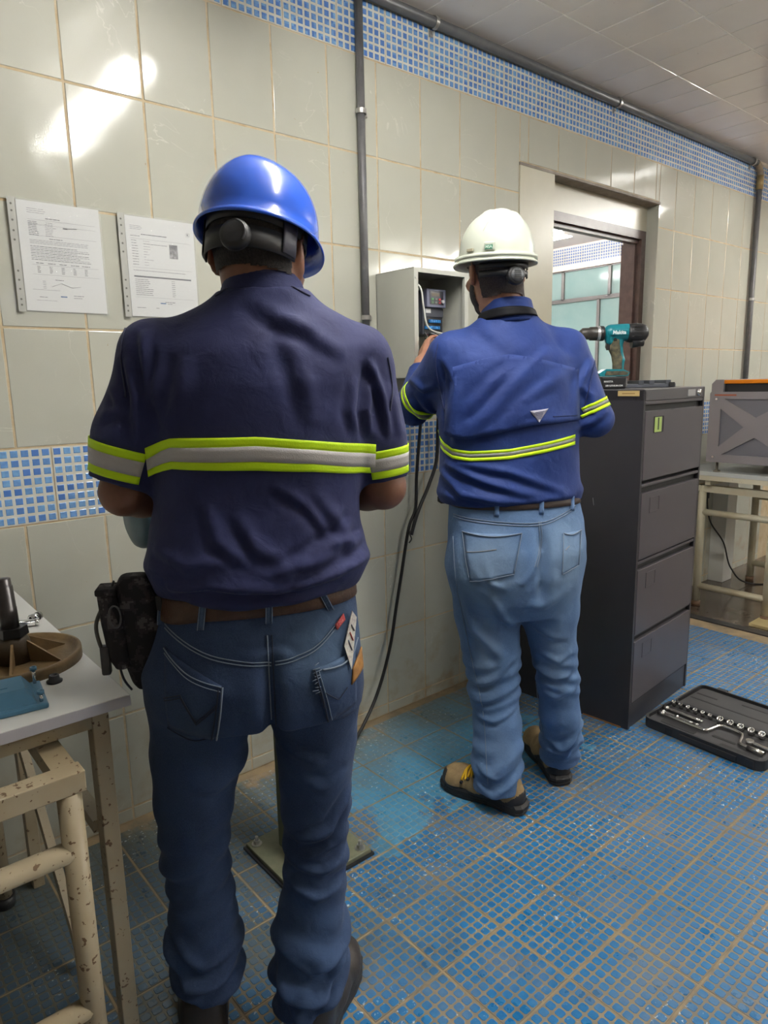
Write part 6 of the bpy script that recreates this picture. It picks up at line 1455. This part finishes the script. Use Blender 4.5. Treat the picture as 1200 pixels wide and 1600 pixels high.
# cordless drill
M_TEALP = mat('teal_plastic', (0.010, 0.22, 0.27), .35, noise=(60, .4, (.008, .17, .21))); M_GRIP = mat('dirty_rubber_grip', (0.045, .045, .035), .7, noise=(50, .8, (0.20, .17, .09)))
dl = thing('cordless_drill', 'teal and black cordless drill standing on its battery on the cabinet', 'drill', (1.797, -.584, 1.3545), math.atan2(-.67, .74))
mb = MB(); mb.bb(-.056, .040, -.034, .034, 0, .047, bev=.006); bt = mb.build('battery', M_BLACK, dl)
text('MAKITA', .0095, M_PAPER, bt, frameM((-.030, -.0344, .028), (1, 0, 0), (0, 0, 1)), bold=.0003); text('18V LITHIUM-ION', .0085, M_PAPER, bt, frameM((-.008, -.0344, .012), (1, 0, 0), (0, 0, 1)), bold=.0003)
mb = MB(); mb.bb(.0405, .046, -.022, .022, .008, .040, bev=.003); mb.build('release_button', mat('battery_grey', (.2, .2, .2), .4), bt)
mb = MB(); mb.prism([(-.062, .048), (.044, .048), (.052, .062), (.028, .074), (-.040, .076), (-.066, .060)], 'Y', -.033, .033); mb.build('foot', M_TEALP, dl)
mb = MB(); mb.prism([(-.045, .052), (.040, .052), (.048, .062), (.026, .068), (-.038, .068)], 'Y', -.0345, .0345); mb.build('foot_trim', M_GRIP, dl)
fl = Field((-.08, -.05, .05), (.13, .05, .27), .003)
fl.chain([(.012, 0, .07), (.010, 0, .115), (-.002, 0, .155), (-.002, 0, .18)], [.019, .0185, .021, .024], .008)
V, F = fl.mesh(1); np_mesh('grip', V, F, M_GRIP, dl)
fl = Field((-.08, -.05, .05), (.15, .05, .27), .003)
fl.cap((-.018, 0, .214), (.040, 0, .214), .031, .033, 0); fl.cap((-.020, 0, .185), (.01, 0, .175), .020, .018, .012); fl.chain([(.026, 0, .072), (.028, 0, .11), (.016, 0, .15), (.012, 0, .18)], [.010, .011, .013, .018], .006)
V, F = fl.mesh(1); np_mesh('body', V, F, M_TEALP, dl)
mb = MB(); mb.lathe([(0, .122), (.018, .121), (.030, .112), (.036, .095), (.0372, .07), (.036, .052), (.034, .042), (0, .042)], (0, 0, .211), 'X', 28); mh = mb.build('motor_housing', M_BLACK, dl)
for k in range(4): mb = MB(); mb.box((.075, -.0355, .232-.011*k), (.028, .004, .003)); mb.build('vent_slot', M_DARK, mh)
mb = MB(); mb.cyl((.06, 0, .176), (.105, 0, .180), .022, .020, n=18); mb.build('rear_shroud', M_BLACK, dl)
mb = MB(); mb.lathe([(.028, -.048), (.029, -.060), (.027, -.062)], (0, 0, .212), 'X', 24); mb.build('clutch_ring', M_BLACK, dl)
mb = MB(); mb.lathe([(.0275, -.062), (.0275, -.072), (.026, -.073)], (0, 0, .212), 'X', 24); mb.build('silver_ring', mat('silver_ring', (.6, .6, .6), .3, metal=.6), dl)
mb = MB(); mb.lathe([(.026, -.046), (.026, -.10), (.022, -.102), (.0225, -.128), (.017, -.134), (.010, -.142), (0, -.142)], (0, 0, .212), 'X', 24); mb.build('chuck', mat('worn_black_chuck', (.03, .028, .026), .4, noise=(80, .6, (.07, .06, .05))), dl)
mb = MB(); mb.cyl((-.14, 0, .212), (-.160, 0, .212), .0055, n=10); mb.build('bit', mat('rusty_bit', (.22, .13, .08), .5, metal=.5), dl)
mb = MB(); mb.prism([(-.024, .186), (-.034, .184), (-.036, .160), (-.030, .148), (-.018, .150)], 'Y', -.010, .010); mb.build('trigger', M_BLACK, dl)
mb = MB(); mb.cyl((-.008, -.022, .187), (-.008, -.027, .187), .006, n=14); mb.build('direction_switch', M_DARK, dl)
mb = MB(); mb.bb(-.028, .036, -.0345, -.030, .203, .222, bev=.002); lp_ = mb.build('name_plate', M_TEALP, dl); text('Makita', .019, mat('logo_white', (.8, .85, .85), .5), lp_, frameM((.004, -.0350, .2125), (1, 0, 0), (0, 0, 1)), bold=.0006, shear=.1)
# flat tray on the cabinet
tr = thing('plastic_tray', 'flat dark grey plastic holder lying on the cabinet behind the drill', 'holder', (2.05, -.53, 1.3542), -.45)
mb = MB(); mb.bb(-.16, .16, -.05, .05, 0, .016, bev=.003); mb.build('tray', mat('slate_plastic', (.11, .12, .15), .45), tr)
for x in (-.02, .03, .11): mb = MB(); mb.bb(x, x+.025, -.052, .03, .012, .030, bev=.002); mb.build('holder_rib', mat('slate_plastic_2', (.09, .10, .12), .45) if x < 0 else bpy.data.materials['slate_plastic_2'], tr)
mb = MB(); mb.bb(.125, .15, -.056, -.03, .004, .020); mb.build('clip', M_DARK, tr)

# ================================================================== SOCKET SET ON THE FLOOR
M_CASE = mat('black_moulded_case', (0.022, .022, .024), .5, bump=(150, .2)); M_CASEI = mat('dark_grey_insert', (0.050, .049, .052), .55)
cs_ = thing('socket_set_case', 'open black moulded tool case lying on the floor by the cabinet', 'tool case', (1.80, -.775, .0005), -.03)
def rounded(x0, x1, y0, y1, r, n=5):
    out = []
    for cx, cy, a0 in ((x1-r, y1-r, 0), (x0+r, y1-r, PI/2), (x0+r, y0+r, PI), (x1-r, y0+r, 1.5*PI)):
        for k in range(n+1): a = a0+PI/2*k/n; out.append((cx+r*math.cos(a), cy+r*math.sin(a)))
    return out
def tray_ring(mb, outer, inner, z0, z1):
    n = len(outer); vs = [(x, y, z0) for x, y in outer]+[(x, y, z1) for x, y in outer]+[(x, y, z1) for x, y in inner]+[(x, y, z0+.006) for x, y in inner]
    fs = []
    for i in range(n):
        j = (i+1) % n
        for a in range(3): fs.append((a*n+i, a*n+j, (a+1)*n+j, (a+1)*n+i))
    fs.append(tuple(range(3*n, 4*n))); fs.append(tuple(range(n))[::-1]); mb.add(vs, fs)
mb = MB(); tray_ring(mb, rounded(0, .228, -.47, 0, .035), rounded(.010, .220, -.46, -.010, .028), 0, .040); base = mb.build('base_tray', M_CASE, cs_)
mb = MB(); mb.prism(rounded(.014, .216, -.456, -.014, .024), 'Z', .006, .030); mb.build('insert', M_CASEI, cs_)
mb = MB(); tray_ring(mb, rounded(.238, .486, -.47, 0, .030), rounded(.246, .478, -.462, -.008, .022), 0, .034)
lid = mb.build('lid', M_CASE, cs_); mb = MB(); mb.prism(rounded(.250, .474, -.458, -.012, .02), 'Z', .006, .022); mb.build('lid_insert', M_CASEI, cs_)
for x, y0, y1 in ((.262, -.43, -.03), (.345, -.43, -.02), (.400, -.11, -.02), (.43, -.42, -.2)):
    mb = MB(); mb.bb(x, x+.010, y0, y1, .020, .0226); mb.build('groove', M_DARK, lid)
for x0, x1, y0, y1 in ((.030, .060, -.20, -.06), (.070, .085, -.34, -.25), (.020, .045, -.44, -.30), (.19, .212, -.44, -.02), (.130, .150, -.17, -.02), (.095, .105, -.17, -.02)):
    mb = MB(); mb.prism(rounded(x0, x1, y0, y1, .007, 3), 'Z', .0295, .0312); mb.build('recess', M_DARK, base)
mb = MB(); mb.bb(.486, .515, -.105, -.060, .002, .030, bev=.003); mb.build('latch', M_BLACK, lid)
mb = MB(); mb.bb(-.006, 0, -.38, -.16, .006, .028, bev=.002); mb.build('handle', M_CASE, cs_)
mb = MB(); mb.bb(-.004, .001, -.13, -.10, .006, .034, bev=.001); mb.bb(-.004, .001, -.44, -.41, .006, .034, bev=.001); mb.build('hinge_strip', M_BLACK, cs_)
def in_case(x, y, z=0): 
    c_, s_ = math.cos(-.03), math.sin(-.03); return (1.80+x*c_-y*s_, -.775+x*s_+y*c_, .0005+z)
M_CHR2 = mat('satin_chrome', (0.70, 0.68, 0.66), .22, metal=1.0)
for i, (y, r) in enumerate([(-.030-.031*k, .0085) for k in range(6)]+[(-.225-.040*k, .0135) for k in range(6)]):
    if i == 1: y = -.060
    t = thing('socket', '%s of the six %s chrome sockets in the open tool case, counted from the cabinet' % (('first', 'second', 'third', 'fourth', 'fifth', 'last')[i % 6], 'small' if i < 6 else 'large'), 'socket', in_case(.196, y, .0315), 0, 'small sockets in the case' if i < 6 else 'large sockets in the case')
    mb = MB(); mb.lathe([(r*.5, .0), (r, .0), (r, .022), (r*.96, .024), (r*.62, .024), (r*.55, .012), (0, .012)], n=18, M=Matrix.Rotation(-.5, 4, 'Y') @ Matrix.Translation((0, 0, .004))); mb.build('barrel', M_CHR2, t)
def bar(name, label, pts, r, extra=None):
    t = thing(name, label, 'tool', in_case(0, 0, 0), -.03); mb = MB(); mb.tube(smooth_path(pts, 6), r, 12); mb.build('shank', M_CHR2, t)
    for nm, a, b, rr in (extra or []): mb = MB(); mb.cyl(a, b, rr, n=14); mb.build(nm, M_CHR2, t)
bar('extension_bar', 'long chrome extension bar nearest the row of sockets in the case', [(.140, -.020, .038), (.138, -.170, .038)], .0062, [('socket_end', (.140, -.012, .038), (.140, -.036, .038), .0095), ('drive_end', (.138, -.165, .038), (.138, -.182, .038), .0055)])
bar('extension_bar', 'shorter chrome extension bar between the long bar and speed brace', [(.102, -.028, .037), (.100, -.160, .037)], .0052, [('socket_end', (.102, -.022, .037), (.102, -.040, .037), .008), ('joint', (.101, -.085, .037), (.101, -.100, .037), .0082), ('drive_end', (.100, -.160, .037), (.100, -.184, .037), .0045)])
bar('speed_brace', 'bent chrome speed handle lying diagonally through the open tool case', [(.080, -.030, .039), (.078, -.090, .039), (.076, -.190, .039), (.082, -.225, .040), (.150, -.240, .040), (.160, -.265, .040), (.158, -.315, .040), (.140, -.335, .040), (.088, -.350, .039), (.074, -.370, .039), (.068, -.440, .039)], .0062, [('grip', (.071, -.385, .039), (.066, -.447, .039), .0105), ('socket_end', (.080, -.024, .039), (.080, -.050, .039), .0095)])
bar('ratchet', 'chrome ratchet handle at the near end of the open tool case', [(.118, -.385, .038), (.112, -.448, .038)], .0075, [('ratchet_head', (.119, -.372, .032), (.119, -.372, .046), .0145)])

# ================================================================== LASER CUTTER ON ITS TABLE
M_LG = mat('laser_grey', (0.27, 0.25, 0.26), .38, metal=.15); M_LGD = mat('laser_panel_grey', (0.18, .18, .205), .35, metal=.15); M_ORANGE = mat('orange_acrylic', (0.75, 0.23, 0.01), .2)
lc_ = thing('laser_cutter', 'grey laser cutter with X pattern side and orange lid on the far table', 'machine', (3.352, -.242, .906))
W_, Dp_, H_ = .80, .52, .40
mb = MB(); mb.bb(.006, W_, -Dp_, 0, 0, H_, bev=.004); mb.build('cabinet', M_LGD, lc_)
from mathutils.geometry import tessellate_polygon
def plate_with_holes(outer, holes, x0, x1, name, m, parent):
    loops = [outer]+holes; pts = [p for l in loops for p in l]; tri = tessellate_polygon([[Vector((a, b, 0)) for a, b in l] for l in loops]); n = len(pts)
    vs = [(x0, a, b) for a, b in pts]+[(x1, a, b) for a, b in pts]; fs = [tuple(t) for t in tri]+[tuple(i+n for i in t)[::-1] for t in tri]; o = 0
    for l in loops:
        for i in range(len(l)): j = (i+1) % len(l); fs.append((o+i, o+j, n+o+j, n+o+i))
        o += len(l)
    mb = MB(); mb.add(vs, fs); return mb.build(name, m, parent)
cy, cz = -.262, .205
outer = [(-.003, 0), (-.003, H_-.008), (-.011, H_), (-Dp_+.011, H_), (-Dp_+.003, H_-.008), (-Dp_+.003, 0)]
holes = [[(cy-.175, H_-.040), (cy+.175, H_-.040), (cy, cz+.055)], [(cy-.175, .045), (cy, cz-.055), (cy+.175, .045)], [(-.068, H_-.095), (-.068, .090), (cy+.062, cz)], [(-Dp_+.068, H_-.095), (cy-.062, cz), (-Dp_+.068, .090)]]
holes[3] = [(-Dp_+.068, .090), (-Dp_+.068, H_-.095), (cy-.062, cz)]
plate_with_holes(outer, holes, -.004, .006, 'side_plate', M_LG, lc_)
for y, z in ((-.042, .36), (-.042, .03), (-.47, .36), (-.47, .03)): mb = MB(); mb.cyl((-.004, y, z), (-.008, y, z), .006, n=12); mb.build('screw', M_CHROME, lc_)
for sy, s0 in ((-.008, -.075), (-Dp_+.075, -Dp_+.008)):
    mb = MB(); mb.prism([(sy, H_), (s0, H_), (s0, H_+.068), (sy-(.022 if sy > -.1 else 0), H_+.068), (sy, H_+.045)], 'X', 0, W_); mb.build('lid_side', M_LG, lc_)
mb = MB(); mb.bb(.02, W_-.01, -Dp_+.075, -.075, H_, H_+.045); mb.build('lid_well', M_DARK, lc_)
mb = MB(); mb.bb(.004, W_-.002, -Dp_+.068, -.055, H_+.045, H_+.066, bev=.004); mb.build('lid', M_ORANGE, lc_)
mb = MB(); mb.bb(-.0046, -.004, -.150, -.030, H_-.022, H_-.014); mb.build('orange_lettering', mat('orange_print', (.42, .10, .04), .6), lc_)
for x, y in ((.04, -.05), (.04, -Dp_+.05), (W_-.04, -.05), (W_-.04, -Dp_+.05)):
    mb = MB(); mb.lathe([(0, -.059), (.020, -.059), (.020, -.054), (.007, -.048), (.007, 0), (0, 0)], (x, y, 0), n=16); mb.build('foot', mat('foot_bronze', (.25, .22, .17), .4, metal=.5) if 'foot_bronze' not in bpy.data.materials else bpy.data.materials['foot_bronze'], lc_)
LT = thing('machine_table', 'pale table with cream round pipe legs carrying the laser cutter', 'table', (3.34, -.06, 0.002))
mb = MB(); mb.bb(0, 1.05, -.92, 0, .822, .845, bev=.002); mb.build('top', mat('pale_table_top', (.52, .54, .52), .3), LT)
mb = MB(); mb.bb(.0, .03, -.92, 0, .795, .822); mb.build('top_rail', M_CREAM2, LT)
for e, x in enumerate((.085, .86)):
    for y in (-.145, -.55, -.86):
        mb = MB(); mb.cyl((x, y, .03), (x, y, .755), .0225, n=18); lg = mb.build('leg', M_CREAM2, LT); mb = MB(); mb.cyl((x, y, 0), (x, y, .035), .026, n=16); mb.build('foot_cap', mat('rusty_foot', (.16, .09, .05), .7) if 'rusty_foot' not in bpy.data.materials else bpy.data.materials['rusty_foot'], lg)
    mb = MB(); mb.bb(x-.02, x+.02, -.88, -.125, .715, .755); mb.build('end_rail', M_CREAM2, LT)
    for z in (.590, .130): mb = MB(); mb.cyl((x, -.86, z), (x, -.145, z), .0195, n=16); mb.build('crossbar', M_CREAM2, LT)
for y in (-.2, -.7): mb = MB(); mb.bb(.02, 1.0, y-.015, y+.015, .765, .795); mb.build('cross_rail', M_CREAM2, LT)
mb = MB(); mb.bb(4.02, 4.16, -.10, .0, .004, .80); o = mb.build('lit_wall_standin', M_PAINT); o['kind'] = 'structure'  # pale block standing in for the lit strip of wall under the table
mb = MB(); mb.tube(smooth_path([(3.60, -.2, .80), (3.68, -.12, .74), (3.72, -.10, .60), (3.83, -.08, .45), (3.95, -.12, .30), (4.0, -.16, .12), (4.1, -.25, .012), (4.4, -.5, .010)], 8), .005, 7); tag(mb.build('power_cord', M_CABLE), 'black power cord with plug hanging under the laser cutter table', 'cable')
mb = MB(); mb.box((3.715, -.10, .66), (.022, .022, .07), bev=.004); tag(mb.build('plug', M_BLACK), 'black plug hanging beneath the far table', 'plug')
mb = MB(); mb.box((3.35, -.63, .012), (.14, .10, .018), bev=.002); tag(mb.build('floor_bracket', mat('yellowed_paint', (.45, .36, .17), .6)), 'small yellowed metal block at the foot of the far table leg', 'bracket')

# ================================================================== WHAT THE NEAR MAN CARRIES ON HIM
def in_frame(o, P, th, loc=(0, 0, 0), rot=0):
    M_ = Matrix.Translation((P[0], P[1], 0)) @ Matrix.Rotation(th, 4, 'Z') @ Matrix.Translation(loc) @ Matrix.Rotation(rot, 4, 'Z'); o.matrix_world = M_
def camo():
    m = mat('black_camouflage_cloth', (0.010, .009, .011), .85); nt = m.node_tree; b = nt.nodes['Principled BSDF']; L = nt.links.new; tc = N(nt, 'ShaderNodeTexCoord')
    sn = N(nt, 'ShaderNodeVectorMath', operation='SNAP'); sn.inputs[1].default_value = (.0035,)*3; L(tc.outputs['Object'], sn.inputs[0]); n1 = N(nt, 'ShaderNodeTexNoise', Scale=34.0, Detail=4.0); L(sn.outputs[0], n1.inputs['Vector'])
    cr = N(nt, 'ShaderNodeValToRGB'); cr.color_ramp.interpolation = 'CONSTANT'; e = cr.color_ramp.elements; e[0].color = (.008, .007, .009, 1); e[1].position = .52; e[1].color = (.024, .020, .024, 1); k = e.new(.60); k.color = (.075, .066, .07, 1); k = e.new(.68); k.color = (.14, .13, .13, 1)
    L(n1.outputs[0], cr.inputs[0]); L(cr.outputs[0], b.inputs['Base Color']); return m
M_CAMO = camo()
pc = thing('belt_pouch', 'black camouflage tool pouch hanging on the near man\'s belt', 'pouch'); in_frame(pc, P1W, TH1, (-.224, -.025, .955), 0)
fl = Field((-.09, -.07, -.14), (.07, .07, .13), .0035)
fl.stack([(-.110, .012, 0, .020, .018), (-.098, .010, 0, .028, .024), (-.05, .006, 0, .036, .030), (.02, .004, 0, .040, .032), (.07, .002, 0, .036, .030), (.100, .000, 0, .030, .026), (.108, -.002, 0, .020, .018)], 0, ex=3.2)
V, F = fl.mesh(2); np_mesh('main_body', V, F, M_CAMO, pc)
fl = Field((-.11, -.08, -.10), (.04, .05, .12), .0035); fl.stack([(-.060, -.028, -.018, .012, .020), (-.04, -.033, -.018, .018, .024), (.03, -.040, -.016, .020, .025), (.085, -.047, -.014, .016, .024), (.092, -.048, -.014, .010, .018)], 0, ex=3)
V, F = fl.mesh(2); np_mesh('front_pocket', V, F, M_CAMO, pc)
mb = MB(); mb.box((-.045, -.018, .088), (.034, .05, .012), rz=0, bev=.003); mb.build('pocket_flap', M_CAMO, pc)
mb = MB(); mb.tube([(-.030+.010*math.cos(t), -.048, .045+.020*math.sin(t)) for t in np.linspace(0, 2*PI, 25)[:-1]], .0018, 6, closed=True); mb.build('snap_hook', mat('grey_plastic_hook', (.07, .07, .075), .4), pc)
mb = MB(); mb.tube(smooth_path([(-.056, -.02, .055), (-.068, -.025, .025), (-.064, -.028, -.01), (-.055, -.03, -.03)], 6), .004, 6); mb.build('elastic_loop', mat('grey_elastic', (.09, .09, .08), .7), pc)
mb = MB(); mb.box((-.056, -.030, -.040), (.016, .018, .055), bev=.004); mb.build('buckle', mat('grey_buckle', (.035, .034, .037), .5), pc)
mb = MB(); mb.tube(smooth_path([(-.034, -.01, .10), (-.036, -.024, .085), (-.036, -.034, .0), (-.030, -.034, -.07), (-.018, -.022, -.105)], 6), .0022, 6); mb.build('piping', M_BLACK, pc)
mb = MB(); mb.box((.042, .004, .045), (.012, .05, .05), bev=.002); mb.build('belt_loop', M_BLACK, pc)
crd = thing('folded_card', 'worn printed card sticking up from the near man\'s back pocket', 'card'); in_frame(crd, P1W, TH1)
q0 = [J1.back(a, z, .0105) for a, z in ((.139, .925), (.158, .980), (.166, .965), (.150, .880))]
if None not in q0:
    n_ = Vector((0.3, -1, 0)).normalized()*.0012; mb = MB(); mb.add([q-n_ for q in q0]+[q+n_ for q in q0], [(3, 2, 1, 0), (4, 5, 6, 7), (0, 1, 5, 4), (1, 2, 6, 5), (2, 3, 7, 6), (3, 0, 4, 7)]); mb.build('card', mat('creased_card', (.55, .54, .48), .6, noise=(160, .9, (.30, .22, .24))), crd)
    for t, m_ in ((.3, 'card_ink'), (.5, 'card_red'), (.7, 'card_ink')):
        a_ = q0[0].lerp(q0[1], t).lerp(q0[3].lerp(q0[2], t), .25); b_ = q0[0].lerp(q0[1], t).lerp(q0[3].lerp(q0[2], t), .8); mb = MB(); mb.tube([a_+n_*1.6, b_+n_*1.6], .0016, 4)
        mb.build('printed_line', bpy.data.materials[m_] if m_ in bpy.data.materials else mat(m_, (.15, .15, .18) if m_ == 'card_ink' else (.45, .10, .10), .6), crd)
